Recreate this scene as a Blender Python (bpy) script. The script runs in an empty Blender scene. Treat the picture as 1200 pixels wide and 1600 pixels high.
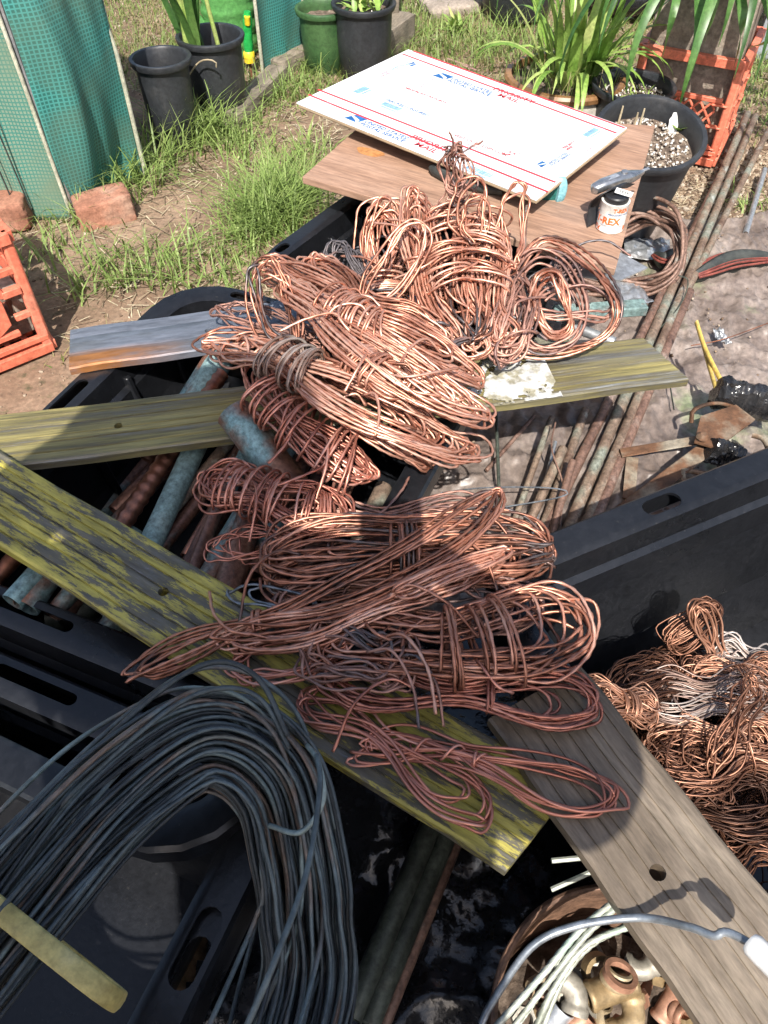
import bpy, math, random
import numpy as np
from mathutils import Vector, Matrix, Euler
random.seed(7); RNG = np.random.default_rng(7)
sc = bpy.context.scene
COL = sc.collection
R_ = math.radians

# ------------------------------------------------------------------ camera, sky, sun, exposure
CAM_H, PITCH, FOC = 1.10, 50.0, 1203.0            # focal length in pixels of a 1200 x 1600 picture
cam = bpy.data.cameras.new('camera'); camo = bpy.data.objects.new('camera', cam); COL.objects.link(camo)
cam.sensor_fit = 'VERTICAL'; cam.sensor_height = 32.0; cam.lens = 32.0*FOC/1600.0
cam.clip_start = 0.02; cam.clip_end = 400
camo.location = (0, 0, CAM_H); camo.rotation_euler = (R_(90-PITCH), 0, 0)
sc.camera = camo
SUN_EL, SUN_AZ = 52.0, 2.0                        # light travels forward and to the right
w = bpy.data.worlds.new('World'); sc.world = w; w.use_nodes = True
nt = w.node_tree; bg = nt.nodes['Background']
sky = nt.nodes.new('ShaderNodeTexSky'); sky.sky_type = 'NISHITA'; sky.sun_disc = False
sky.sun_elevation = R_(SUN_EL); sky.sun_rotation = R_(180+SUN_AZ); sky.air_density = 1.0; sky.dust_density = 3.0; sky.ozone_density = 0.6
nt.links.new(sky.outputs[0], bg.inputs[0]); bg.inputs[1].default_value = 0.13
sl = bpy.data.lights.new('sun', 'SUN'); sl.energy = 5.0; sl.angle = R_(0.5); sl.color = (1.0, 0.95, 0.88)
so = bpy.data.objects.new('sun', sl); COL.objects.link(so)
tr = Vector((math.sin(R_(SUN_AZ))*math.cos(R_(SUN_EL)), math.cos(R_(SUN_AZ))*math.cos(R_(SUN_EL)), -math.sin(R_(SUN_EL))))
so.rotation_euler = tr.to_track_quat('-Z', 'Y').to_euler(); so.location = (-3, -5, 8)
vs = sc.view_settings; vs.view_transform = 'Standard'; vs.look = 'None'; vs.gamma = 1; vs.exposure = 0.58; vs.use_curve_mapping = False

cy = sc.cycles; cy.max_bounces = 4; cy.diffuse_bounces = 2; cy.glossy_bounces = 2; cy.transmission_bounces = 3; cy.transparent_max_bounces = 4; cy.caustics_reflective = False; cy.caustics_refractive = False; cy.debug_use_spatial_splits = True; cy.use_adaptive_sampling = True; cy.adaptive_threshold = .02; cy.adaptive_min_samples = 24

# ------------------------------------------------------------------ helpers
def P(x, y, z):
    """world point at height z seen at pixel x, y of the 1200 x 1600 photograph"""
    p = R_(PITCH); cx, cy = (x-600)/FOC, (800-y)/FOC
    d = np.array([cx, math.cos(p)+cy*math.sin(p), -math.sin(p)+cy*math.cos(p)])
    return np.array([0, 0, CAM_H]) + d*((z-CAM_H)/d[2])
def unit(v): v = np.asarray(v, float); return v/max(np.linalg.norm(v), 1e-9)
def rnd(a, b): return random.uniform(a, b)
def smooth(pts, n, closed=False):
    """Catmull-Rom through pts, resampled to n points of even spacing"""
    p = np.asarray(pts, float)
    if len(p) == 2 and not closed: return p[0] + (p[1]-p[0])*np.linspace(0, 1, n)[:, None]
    if closed: q = np.vstack([p[-1], p, p[0], p[1]])
    else: q = np.vstack([2*p[0]-p[1], p, 2*p[-1]-p[-2]])
    out = []
    for i in range(1, len(q)-2):
        t = np.linspace(0, 1, 24, endpoint=False)[:, None]
        a, b, c, d = q[i-1], q[i], q[i+1], q[i+2]
        out.append(.5*((2*b)+(c-a)*t+(2*a-5*b+4*c-d)*t*t+(3*b-a-3*c+d)*t**3))
    out.append((p[0] if closed else p[-1])[None]); o = np.vstack(out)
    return resample(o, n)
def resample(o, n):
    L = np.r_[0, np.cumsum(np.linalg.norm(np.diff(o, axis=0), axis=1))]
    s = np.linspace(0, L[-1], n)
    return np.stack([np.interp(s, L, o[:, k]) for k in range(o.shape[1])], 1)
def plen(o): return float(np.sum(np.linalg.norm(np.diff(o, axis=0), axis=1)))
def snoise(x, y, seed=0):
    r = np.random.default_rng(seed); v = 0
    for k in range(10):
        a = r.uniform(0, 6.28); f = r.uniform(.6, 1.6)*(1.0+k*.35)
        v = v + np.sin((x*math.cos(a)+y*math.sin(a))*f+r.uniform(0, 6.28))/(1+k*.3)
    return v/4.0

NT = 0
class MB:
    def __init__(s): s.v = []; s.q = []; s.p = []; s.t = []; s.uv = None; s.n = 0
    def add(s, V, Q=None, polys=None, tint=0.5):
        V = np.asarray(V, float).reshape(-1, 3); b = s.n
        s.v.append(V); s.n += len(V)
        s.t.append(np.broadcast_to(np.asarray(tint, float), (len(V),)).copy())
        if Q is not None and len(Q): s.q.append(np.asarray(Q, int)+b)
        if polys:
            for f in polys: s.p.append([i+b for i in f])
        return s
    def box(s, c, size, M=None, tint=.5, taper=1.0):
        x, y, z = np.asarray(size)/2.0
        V = np.array([[-x, -y, -z], [x, -y, -z], [x, y, -z], [-x, y, -z], [-x*taper, -y*taper, z], [x*taper, -y*taper, z], [x*taper, y*taper, z], [-x*taper, y*taper, z]])
        if M is not None: V = V @ np.asarray(M).T
        return s.add(V+np.asarray(c), [[0, 3, 2, 1], [4, 5, 6, 7], [0, 1, 5, 4], [1, 2, 6, 5], [2, 3, 7, 6], [3, 0, 4, 7]], tint=tint)
    def bar(s, a, b, wd, th, up=(0, 0, 1), tint=.5):
        a = np.asarray(a, float); b = np.asarray(b, float); d = b-a; L = np.linalg.norm(d); x = d/L
        y = unit(np.cross(up, x)); z = np.cross(x, y)
        return s.box((a+b)/2, (L, wd, th), np.stack([x, y, z], 1), tint)
    def tube(s, path, r, sides=8, closed=False, caps=True, lobes=0, amp=.2, turn=0.33, tint=.5, flat=None):
        p = np.asarray(path, float); n = len(p)
        if closed: tg = np.roll(p, -1, 0)-np.roll(p, 1, 0)
        else:
            tg = np.empty_like(p); tg[1:-1] = p[2:]-p[:-2]; tg[0] = p[1]-p[0]; tg[-1] = p[-1]-p[-2]
        tg /= np.maximum(np.linalg.norm(tg, axis=1), 1e-9)[:, None]
        t0 = tg[0]; a = np.array([0, 0, 1.]) if abs(t0[2]) < .9 else np.array([1., 0, 0])
        u = unit(a-t0*np.dot(a, t0)); U = np.empty_like(p); U[0] = u
        T = tg.tolist(); ux, uy, uz = u
        for i in range(1, n):
            tx, ty, tz = T[i]; d = ux*tx+uy*ty+uz*tz
            ux -= d*tx; uy -= d*ty; uz -= d*tz
            l = math.sqrt(ux*ux+uy*uy+uz*uz) or 1e-9; ux /= l; uy /= l; uz /= l
            U[i] = (ux, uy, uz)
        W = np.cross(tg, U)
        k = np.arange(sides); th = 2*np.pi*k/sides
        rr = np.broadcast_to(np.asarray(r, float), (n,))[:, None]
        if lobes:
            rr = rr*np.where(k % 2 == 0, 1.0, 1-amp)[None, :]
            ang = th[None, :]+(np.arange(n)*turn)[:, None]
        else: ang = np.broadcast_to(th[None, :], (n, sides)); rr = np.broadcast_to(rr, (n, sides))
        ca, sa = np.cos(ang)*rr, np.sin(ang)*rr
        if flat is not None: sa = sa*flat
        V = p[:, None, :]+ca[..., None]*U[:, None, :]+sa[..., None]*W[:, None, :]
        i = np.arange(n if closed else n-1)[:, None]; j = k[None, :]
        i2 = (i+1) % n; j2 = (j+1) % sides
        Q = np.stack([i*sides+j, i*sides+j2, i2*sides+j2, i2*sides+j], -1).reshape(-1, 4)
        polys = None
        if caps and not closed: polys = [list(range(sides))[::-1], [(n-1)*sides+q for q in range(sides)]]
        tt = np.broadcast_to(np.asarray(tint, float), (n,))
        return s.add(V.reshape(-1, 3), Q, polys, tint=np.repeat(tt, sides))
    def lathe(s, prof, n=24, c=(0, 0, 0), M=None, tint=.5, close=False):
        pr = np.asarray(prof, float); m = len(pr); th = 2*np.pi*np.arange(n)/n
        V = np.stack([pr[:, 0][:, None]*np.cos(th), pr[:, 0][:, None]*np.sin(th), np.broadcast_to(pr[:, 1][:, None], (m, n))], -1).reshape(-1, 3)
        if M is not None: V = V @ np.asarray(M).T
        i = np.arange(m if close else m-1)[:, None]; j = np.arange(n)[None, :]; i2 = (i+1) % m; j2 = (j+1) % n
        Q = np.stack([i*n+j, i*n+j2, i2*n+j2, i2*n+j], -1).reshape(-1, 4)
        return s.add(V+np.asarray(c), Q, tint=tint)
    def loft(s, rings, caps=(False, False), tint=.5, closed=False):
        m = len(rings); n = len(rings[0]); V = np.asarray(rings, float).reshape(-1, 3)
        i = np.arange(m if closed else m-1)[:, None]; j = np.arange(n)[None, :]; i2 = (i+1) % m; j2 = (j+1) % n
        Q = np.stack([i*n+j, i*n+j2, i2*n+j2, i2*n+j], -1).reshape(-1, 4)
        polys = []
        if caps[0]: polys.append(list(range(n))[::-1])
        if caps[1]: polys.append([(m-1)*n+q for q in range(n)])
        return s.add(V, Q, polys, tint=tint)
    def prism(s, poly, z0, z1, M=None, c=(0, 0, 0), tint=.5):
        a = np.asarray(poly, float); n = len(a)
        V = np.vstack([np.c_[a, np.full(n, z0)], np.c_[a, np.full(n, z1)]])
        if M is not None: V = V @ np.asarray(M).T
        Q = [[i, (i+1) % n, n+(i+1) % n, n+i] for i in range(n)]
        return s.add(V+np.asarray(c), Q, [list(range(n))[::-1], list(range(n, 2*n))], tint=tint)
    def grid(s, V, tint=.5):
        V = np.asarray(V, float); m, n = V.shape[:2]
        i = np.arange(m-1)[:, None]; j = np.arange(n-1)[None, :]
        Q = np.stack([i*n+j, (i+1)*n+j, (i+1)*n+j+1, i*n+j+1], -1).reshape(-1, 4)
        return s.add(V.reshape(-1, 3), Q, tint=np.asarray(tint).reshape(-1) if np.ndim(tint) else tint)
    def mesh(s, name, origin=None, smooth_angle=40, tint=False):
        V = np.vstack(s.v)
        if origin is not None: V = V-np.asarray(origin)
        me = bpy.data.meshes.new(name); global NT; NT += sum(len(a) for a in s.q)*2
        q = np.vstack(s.q) if s.q else np.zeros((0, 4), int)
        lens = np.r_[np.full(len(q), 4), [len(f) for f in s.p]].astype(np.int32)
        idx = np.r_[q.reshape(-1), [i for f in s.p for i in f]].astype(np.int32)
        me.vertices.add(len(V)); me.vertices.foreach_set('co', V.astype(np.float32).reshape(-1))
        me.loops.add(len(idx)); me.loops.foreach_set('vertex_index', idx)
        me.polygons.add(len(lens)); me.polygons.foreach_set('loop_start', np.r_[0, np.cumsum(lens)[:-1]].astype(np.int32))
        me.polygons.foreach_set('loop_total', lens)
        me.polygons.foreach_set('use_smooth', np.ones(len(lens), bool))
        at = me.attributes.new('tint', 'FLOAT', 'POINT'); at.data.foreach_set('value', np.concatenate(s.t).astype(np.float32))
        me.update(calc_edges=True); me.validate()
        if smooth_angle is not None and len(V) < 60000: me.set_sharp_from_angle(angle=R_(smooth_angle))
        return me

def tag(o, label=None, cat=None, group=None, kind=None):
    if label: o['label'] = label
    if cat: o['category'] = cat
    if group: o['group'] = group
    if kind: o['kind'] = kind
    return o
def thing(name, label, cat, loc=(0, 0, 0), rot=(0, 0, 0), group=None):
    o = bpy.data.objects.new(name, None); COL.objects.link(o); o.empty_display_size = .05
    o.location = loc; o.rotation_euler = rot
    return tag(o, label, cat, group)
def root_of(o):
    while o.parent: o = o.parent
    return o
def obj(name, mb, mat, parent=None, world=False, loc=None, rot=None, label=None, cat=None, group=None, kind=None, bevel=0, angle=40):
    """link one mesh object. world=True: the builder holds world coordinates"""
    org = None
    if world:
        if parent is not None: org = np.array(root_of(parent).location)
        else:
            V = np.vstack(mb.v); org = np.array([V[:, 0].mean(), V[:, 1].mean(), V[:, 2].min()])
    me = mb.mesh(name, org, angle) if isinstance(mb, MB) else mb
    o = bpy.data.objects.new(name, me); COL.objects.link(o)
    if mat is not None: me.materials.clear(); me.materials.append(mat)
    if parent is not None: o.parent = parent
    elif world: o.location = org
    if loc is not None: o.location = loc
    if rot is not None: o.rotation_euler = rot
    if bevel:
        m = o.modifiers.new('bevel', 'BEVEL'); m.width = bevel; m.segments = 2; m.limit_method = 'ANGLE'; m.angle_limit = R_(40)
    return tag(o, label, cat, group, kind)
def cut(mb, cutters, name='cut', angle=40):
    """boolean difference, done at once; returns a mesh"""
    a = bpy.data.objects.new('tmp_a', mb.mesh(name, None, None)); COL.objects.link(a); tmp = [a]
    for c in cutters:
        b = bpy.data.objects.new('tmp_b', c.mesh('tmp', None, None)); COL.objects.link(b); tmp.append(b)
        m = a.modifiers.new('b', 'BOOLEAN'); m.operation = 'DIFFERENCE'; m.object = b; m.solver = 'EXACT'
    bpy.context.view_layer.update()
    me = bpy.data.meshes.new_from_object(a.evaluated_get(bpy.context.evaluated_depsgraph_get()))
    for t in tmp:
        d = t.data; bpy.data.objects.remove(t); bpy.data.meshes.remove(d)
    me.name = name; me.set_sharp_from_angle(angle=R_(angle))
    return me
def dup_tree(o, parent=None):
    c = o.copy(); COL.objects.link(c); c.parent = parent
    for ch in list(o.children): dup_tree(ch, c)
    return c
def frame(x, up=(0, 0, 1)):
    x = unit(x); y = unit(np.cross(up, x)); z = np.cross(x, y)
    return np.stack([x, y, z], 1)
def eul(M): return Matrix(np.asarray(M).tolist()).to_euler()

# ------------------------------------------------------------------ materials
def pm(name, ramp, scale=8, rough=.5, metal=0, bump=0, bscale=60, stretch=(1, 1, 1), detail=5, rvar=.15, tint=0, spec=.5, dist=0, sub=0, coat=0, bstretch=None, rand=True, transl=0, spots=None, nrough=.55, micro=.35, mscale=90, endrust=None):
    m = bpy.data.materials.new(name); m.use_nodes = True; n = m.node_tree.nodes; L = m.node_tree.links
    b = n['Principled BSDF']; tc = n.new('ShaderNodeTexCoord'); co = tc.outputs['Object']
    if rand:
        oi = n.new('ShaderNodeObjectInfo'); mu = n.new('ShaderNodeVectorMath'); mu.operation = 'MULTIPLY_ADD'
        cmb = n.new('ShaderNodeCombineXYZ')
        for k in range(3): L.new(oi.outputs['Random'], cmb.inputs[k])
        mu.inputs[1].default_value = (7, 11, 5); L.new(cmb.outputs[0], mu.inputs[0]); L.new(co, mu.inputs[2]); co = mu.outputs[0]
    mp = n.new('ShaderNodeMapping'); mp.inputs['Scale'].default_value = stretch; L.new(co, mp.inputs[0])
    nz = n.new('ShaderNodeTexNoise'); nz.inputs['Scale'].default_value = scale; nz.inputs['Detail'].default_value = detail; nz.inputs['Roughness'].default_value = nrough; nz.inputs['Distortion'].default_value = dist
    L.new(mp.outputs[0], nz.inputs['Vector']); fac = nz.outputs[0]
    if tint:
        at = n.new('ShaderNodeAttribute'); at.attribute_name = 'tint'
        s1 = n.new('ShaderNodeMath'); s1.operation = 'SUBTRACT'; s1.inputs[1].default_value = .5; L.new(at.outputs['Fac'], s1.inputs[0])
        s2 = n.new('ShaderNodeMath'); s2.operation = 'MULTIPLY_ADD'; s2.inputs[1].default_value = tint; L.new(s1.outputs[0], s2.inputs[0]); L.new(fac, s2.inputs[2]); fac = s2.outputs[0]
    cr = n.new('ShaderNodeValToRGB'); e = cr.color_ramp.elements
    while len(e) < len(ramp): e.new(.5)
    for k, (p, c) in enumerate(ramp): e[k].position = p; e[k].color = (*c, 1)
    L.new(fac, cr.inputs[0]); colr = cr.outputs[0]
    if spots:
        sp_s, sp_lo, sp_hi, sp_c = spots
        n2 = n.new('ShaderNodeTexNoise'); n2.inputs['Scale'].default_value = sp_s; n2.inputs['Detail'].default_value = 6; n2.inputs['Roughness'].default_value = .65; L.new(mp.outputs[0], n2.inputs['Vector'])
        mr = n.new('ShaderNodeMapRange'); mr.inputs[1].default_value = sp_lo; mr.inputs[2].default_value = sp_hi; L.new(n2.outputs[0], mr.inputs[0])
        mx = n.new('ShaderNodeMixRGB'); mx.inputs[2].default_value = (*sp_c, 1); L.new(mr.outputs[0], mx.inputs[0]); L.new(colr, mx.inputs[1]); colr = mx.outputs[0]
    if endrust:      # rusted end of a strip: distance along the strip, noise edged
        se = n.new('ShaderNodeSeparateXYZ'); L.new(tc.outputs['Object'], se.inputs[0])
        e1_ = n.new('ShaderNodeMapRange'); e1_.inputs[1].default_value = endrust[0]; e1_.inputs[2].default_value = endrust[0]*.35; L.new(se.outputs[0], e1_.inputs[0])
        e2_ = n.new('ShaderNodeMapRange'); e2_.inputs[1].default_value = endrust[1]+.008; e2_.inputs[2].default_value = endrust[1]-.008; L.new(se.outputs[1], e2_.inputs[0])
        e3_ = n.new('ShaderNodeMath'); e3_.operation = 'MULTIPLY'; L.new(e1_.outputs[0], e3_.inputs[0]); L.new(e2_.outputs[0], e3_.inputs[1])
        e4_ = n.new('ShaderNodeMapRange'); e4_.inputs[1].default_value = .35; e4_.inputs[2].default_value = .6; L.new(nz.outputs[0], e4_.inputs[0])
        e5_ = n.new('ShaderNodeMath'); e5_.operation = 'MULTIPLY'; L.new(e3_.outputs[0], e5_.inputs[0]); L.new(e4_.outputs[0], e5_.inputs[1])
        ex = n.new('ShaderNodeMixRGB'); ex.inputs[2].default_value = (.36, .15, .05, 1); L.new(e5_.outputs[0], ex.inputs[0]); L.new(colr, ex.inputs[1]); colr = ex.outputs[0]
    if micro:
        n3 = n.new('ShaderNodeTexNoise'); n3.inputs['Scale'].default_value = mscale; n3.inputs['Detail'].default_value = 3; n3.inputs['Roughness'].default_value = .7; L.new(mp.outputs[0], n3.inputs['Vector'])
        m3 = n.new('ShaderNodeMapRange'); m3.inputs[1].default_value = .3; m3.inputs[2].default_value = .7; m3.inputs[3].default_value = 1-micro; m3.inputs[4].default_value = 1+micro*.6; L.new(n3.outputs[0], m3.inputs[0])
        v3 = n.new('ShaderNodeVectorMath'); v3.operation = 'SCALE'; L.new(colr, v3.inputs[0]); L.new(m3.outputs[0], v3.inputs['Scale']); colr = v3.outputs[0]
    L.new(colr, b.inputs['Base Color'])
    rr = n.new('ShaderNodeMapRange'); rr.inputs[3].default_value = max(.03, rough-rvar); rr.inputs[4].default_value = min(1, rough+rvar); L.new(nz.outputs[0], rr.inputs[0]); L.new(rr.outputs[0], b.inputs['Roughness'])
    b.inputs['Metallic'].default_value = metal; b.inputs['Specular IOR Level'].default_value = spec
    if coat: b.inputs['Coat Weight'].default_value = coat
    if transl:
        b.inputs['Transmission Weight'].default_value = 0
        ts = n.new('ShaderNodeBsdfTranslucent'); L.new(colr, ts.inputs[0]); ms = n.new('ShaderNodeMixShader'); ms.inputs[0].default_value = transl
        L.new(b.outputs[0], ms.inputs[1]); L.new(ts.outputs[0], ms.inputs[2]); L.new(ms.outputs[0], n['Material Output'].inputs[0])
    if bump:
        m2 = n.new('ShaderNodeMapping'); m2.inputs['Scale'].default_value = bstretch or stretch; L.new(co, m2.inputs[0])
        nb = n.new('ShaderNodeTexNoise'); nb.inputs['Scale'].default_value = bscale; nb.inputs['Detail'].default_value = 4; L.new(m2.outputs[0], nb.inputs['Vector'])
        bp = n.new('ShaderNodeBump'); bp.inputs['Strength'].default_value = min(1, bump); bp.inputs['Distance'].default_value = .004; L.new(nb.outputs[0], bp.inputs['Height']); L.new(bp.outputs[0], b.inputs['Normal'])
    return m
M = {}
M['copper'] = pm('copper', [(.10, (.14, .125, .125)), (.26, (.19, .088, .060)), (.42, (.39, .165, .105)), (.62, (.60, .28, .19)), (.92, (.80, .47, .35))], scale=14, rough=0.42, metal=0.66, detail=2, micro=0, tint=.8, rvar=.12)
M['copper_dull'] = pm('copper_dull', [(.2, (.14, .125, .13)), (.38, (.24, .14, .12)), (.55, (.40, .21, .16)), (.8, (.62, .35, .27))], scale=16, rough=0.51, metal=0.49, detail=2, micro=0, tint=.8, rvar=.12)
M['copper_red'] = pm('copper_red', [(.2, (.22, .09, .07)), (.45, (.42, .16, .11)), (.7, (.66, .29, .21)), (.9, (.8, .42, .32))], scale=16, rough=0.40, metal=0.68, detail=2, micro=0, tint=.7, rvar=.1)
M['copper_tin'] = pm('copper_tin', [(.25, (.16, .10, .08)), (.45, (.30, .20, .16)), (.75, (.48, .42, .38))], scale=14, rough=0.46, metal=0.53, detail=2, micro=0, tint=.6)
M['copper_thin'] = pm('copper_thin', [(.2, (.065, .033, .023)), (.45, (.17, .078, .048)), (.7, (.35, .17, .105)), (.95, (.66, .38, .26))], scale=10, rough=0.44, metal=0.65, detail=2, micro=0, tint=.8, rvar=.1)
M['patina_wire'] = pm('patina_wire', [(.2, (.036, .042, .045)), (.42, (.09, .112, .118)), (.56, (.14, .175, .18)), (.70, (.20, .135, .10)), (.82, (.18, .22, .205)), (.95, (.29, .36, .34))], scale=9, rough=.45, metal=.2, tint=1.0, bump=.2, bscale=300, detail=3)
M['grey_wire'] = pm('grey_wire', [(.3, (.16, .18, .2)), (.7, (.4, .44, .48))], scale=20, rough=.4, metal=.6, tint=.4)
M['alu_wire'] = pm('alu_wire', [(.3, (.30, .32, .26)), (.6, (.55, .58, .5)), (.8, (.42, .55, .45))], scale=30, rough=.5, metal=.35, tint=.5)
M['pipe_brown'] = pm('pipe_brown', [(.3, (.12, .07, .055)), (.5, (.25, .13, .095)), (.7, (.38, .20, .14))], scale=9, rough=.42, metal=.5, bump=.1, bscale=120, spots=(14, .58, .72, (.22, .33, .33)), micro=.55, mscale=130)
M['pipe_green'] = pm('pipe_green', [(.3, (.12, .17, .16)), (.5, (.22, .33, .32)), (.7, (.33, .42, .39))], scale=10, rough=.6, metal=.15, bump=.1, bscale=120, spots=(12, .55, .7, (.2, .1, .07)), micro=.55, mscale=130)
M['pipe_mixed'] = pm('pipe_mixed', [(.32, (.12, .06, .045)), (.48, (.24, .12, .08)), (.56, (.2, .33, .34)), (.75, (.42, .52, .55))], scale=7, rough=.5, metal=.4, bump=.15, bscale=90, detail=6, micro=.55, mscale=130)
M['pipe_copper'] = pm('pipe_copper', [(.3, (.2, .08, .05)), (.6, (.5, .22, .14)), (.8, (.65, .35, .25))], scale=14, rough=.35, metal=.8)
M['pipe_old'] = pm('pipe_old', [(.3, (.14, .085, .06)), (.5, (.26, .19, .14)), (.65, (.25, .27, .22)), (.8, (.38, .4, .36))], scale=13, rough=.6, metal=.2, bump=.15, bscale=150, detail=6, spots=(22, .58, .70, (.40, .41, .37)), micro=.55, mscale=130)
M['pipe_red'] = pm('pipe_red', [(.3, (.14, .08, .06)), (.6, (.27, .165, .125)), (.8, (.36, .30, .26))], scale=16, rough=.55, metal=.25, bump=.1, bscale=150, spots=(24, .60, .72, (.34, .33, .29)), micro=.55, mscale=130)
M['pipe_dark'] = pm('pipe_dark', [(.3, (.035, .04, .032)), (.6, (.08, .095, .075)), (.8, (.12, .1, .07))], scale=12, rough=.5, metal=.3, bump=.1, bscale=150, micro=.55, mscale=130)
M['black_plastic'] = pm('black_plastic', [(.3, (.009, .0098, .012)), (.7, (.016, .017, .020))], scale=6, rough=.30, bump=.10, bscale=120, rvar=.10, spec=.5, spots=(150, .64, .74, (.06, .058, .055)))
M['black_film'] = pm('black_film', [(.3, (.008, .009, .011)), (.7, (.018, .019, .022))], scale=9, rough=.15, bump=.8, bscale=22, rvar=.08, spots=(20, .62, .72, (.05, .055, .06)))
M['pot_plastic'] = pm('pot_plastic', [(.3, (.02, .022, .026)), (.6, (.032, .035, .04)), (.8, (.07, .07, .07))], scale=7, rough=.45, bump=.05, bscale=200, spots=(5, .56, .78, (.09, .085, .08)))
M['pot_green'] = pm('pot_green', [(.3, (.03, .085, .03)), (.7, (.06, .13, .045))], scale=9, rough=.5)
M['can_green'] = pm('can_green', [(.3, (.09, .28, .075)), (.7, (.14, .36, .12))], scale=5, rough=.35, sub=.1)
M['nozzle_green'] = pm('nozzle_green', [(.3, (.02, .35, .06)), (.7, (.03, .42, .1))], scale=5, rough=.35)
M['nozzle_yellow'] = pm('nozzle_yellow', [(.3, (.75, .55, .02)), (.7, (.85, .65, .05))], scale=5, rough=.4)
M['orange_plastic'] = pm('orange_plastic', [(.3, (.62, .15, .085)), (.55, (.76, .215, .13)), (.75, (.80, .30, .21))], scale=5, rough=.5, bump=.08, bscale=150, spots=(9, .60, .8, (.42, .22, .15)))
M['paint_yellow'] = pm('paint_yellow', [(.40, (.46, .40, .085)), (.492, (.37, .32, .075)), (.515, (.12, .108, .075)), (.63, (.12, .115, .10)), (.72, (.19, .20, .22))], scale=42, rough=.5, stretch=(.2, 1.3, 1), detail=7, metal=.05, bump=.6, bscale=60, nrough=.78, mscale=70, micro=.45, spots=(7, .60, .78, (.17, .15, .09)))
M['paint_olive'] = pm('paint_olive', [(.34, (.36, .31, .13)), (.46, (.25, .215, .085)), (.55, (.15, .13, .075)), (.64, (.20, .20, .185)), (.75, (.40, .42, .42))], scale=44, rough=.45, stretch=(.07, 1.5, 1), detail=7, metal=.2, bump=.6, bscale=60, nrough=.78, mscale=70, micro=.45, spots=(7, .56, .72, (.13, .13, .13)))
M['blue_metal'] = pm('blue_metal', [(.3, (.10, .115, .14)), (.5, (.165, .185, .225)), (.65, (.12, .13, .14)), (.8, (.30, .33, .37))], scale=12, rough=.5, stretch=(.4, 2, 1), detail=7, metal=.3, bump=.3, bscale=60, nrough=.7, mscale=50, endrust=(.20, -.018))
M['brown_metal'] = pm('brown_metal', [(.3, (.105, .08, .055)), (.5, (.19, .15, .11)), (.65, (.27, .22, .165)), (.8, (.23, .20, .12))], scale=8, rough=.5, stretch=(.4, 2.4, 1), detail=6, metal=.25, bump=.2, bscale=50, nrough=.65)
M['white_crust'] = pm('white_crust', [(.42, (.3, .28, .2)), (.52, (.5, .5, .48)), (.7, (.62, .64, .66))], scale=40, rough=.85, bump=.6, bscale=90)
M['plywood'] = pm('plywood', [(.25, (.22, .125, .08)), (.45, (.325, .195, .13)), (.6, (.39, .245, .17)), (.8, (.30, .20, .145))], scale=7, rough=.68, stretch=(.22, 2.2, 1), detail=6, bump=.3, bscale=60, nrough=.7, spots=(3.5, .54, .72, (.19, .13, .10)))
M['ply_edge'] = pm('ply_edge', [(.3, (.13, .07, .045)), (.7, (.24, .14, .09))], scale=30, rough=.8, stretch=(.5, .5, 8))
M['wood_grey'] = pm('wood_grey', [(.3, (.13, .11, .08)), (.6, (.25, .21, .16))], scale=9, rough=.85, stretch=(.4, 2, 2), detail=6, bump=.5, bscale=50)
M['card_white'] = pm('card_white', [(.3, (.74, .75, .76)), (.7, (.80, .81, .81))], scale=5, rough=.55, bump=.06, bscale=40, micro=.06, spots=(9, .64, .80, (.60, .57, .52)))
M['card_brown'] = pm('card_brown', [(.3, (.36, .27, .17)), (.7, (.45, .34, .22))], scale=30, rough=.85, stretch=(.3, 1, 6))
M['ink_red'] = pm('ink_red', [(.3, (.55, .03, .045)), (.7, (.6, .05, .06))], scale=30, rough=.5)
M['ink_pale_red'] = pm('ink_pale_red', [(.3, (.62, .25, .3)), (.7, (.66, .3, .33))], scale=30, rough=.5)
M['ink_blue'] = pm('ink_blue', [(.3, (.015, .10, .30)), (.7, (.02, .13, .36))], scale=30, rough=.5)
M['ink_pale_blue'] = pm('ink_pale_blue', [(.3, (.22, .40, .62)), (.7, (.28, .46, .66))], scale=30, rough=.5)
M['ink_grey'] = pm('ink_grey', [(.3, (.30, .30, .36)), (.7, (.36, .36, .42))], scale=30, rough=.5)
M['ink_orange'] = pm('ink_orange', [(.3, (.75, .14, .03)), (.7, (.8, .17, .04))], scale=30, rough=.5)
M['tin_white'] = pm('tin_white', [(.3, (.68, .67, .62)), (.62, (.74, .73, .69)), (.8, (.5, .45, .38))], scale=12, rough=.4)
M['black_rubber'] = pm('black_rubber', [(.3, (.015, .015, .017)), (.7, (.03, .03, .033))], scale=12, rough=.45)
M['steel'] = pm('steel', [(.3, (.38, .39, .4)), (.7, (.55, .56, .57))], scale=14, rough=.32, metal=.85)
M['galv'] = pm('galv', [(.3, (.38, .40, .42)), (.55, (.55, .57, .59)), (.8, (.33, .31, .28))], scale=9, rough=.42, metal=.7)
M['rust'] = pm('rust', [(.3, (.07, .04, .025)), (.45, (.17, .085, .045)), (.58, (.28, .24, .18)), (.78, (.42, .39, .33))], scale=13, rough=.7, detail=6, metal=.15, bump=.35, bscale=120)
M['rust_red'] = pm('rust_red', [(.3, (.10, .04, .025)), (.6, (.24, .095, .05)), (.8, (.36, .17, .08))], scale=16, rough=.75, detail=6, bump=.4, bscale=120)
M['tape'] = pm('tape', [(.3, (.012, .012, .013)), (.7, (.03, .03, .032))], scale=20, rough=.16, bump=1, bscale=60)
M['yellow_plastic'] = pm('yellow_plastic', [(.3, (.70, .50, .12)), (.7, (.8, .6, .2))], scale=14, rough=.5)
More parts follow.
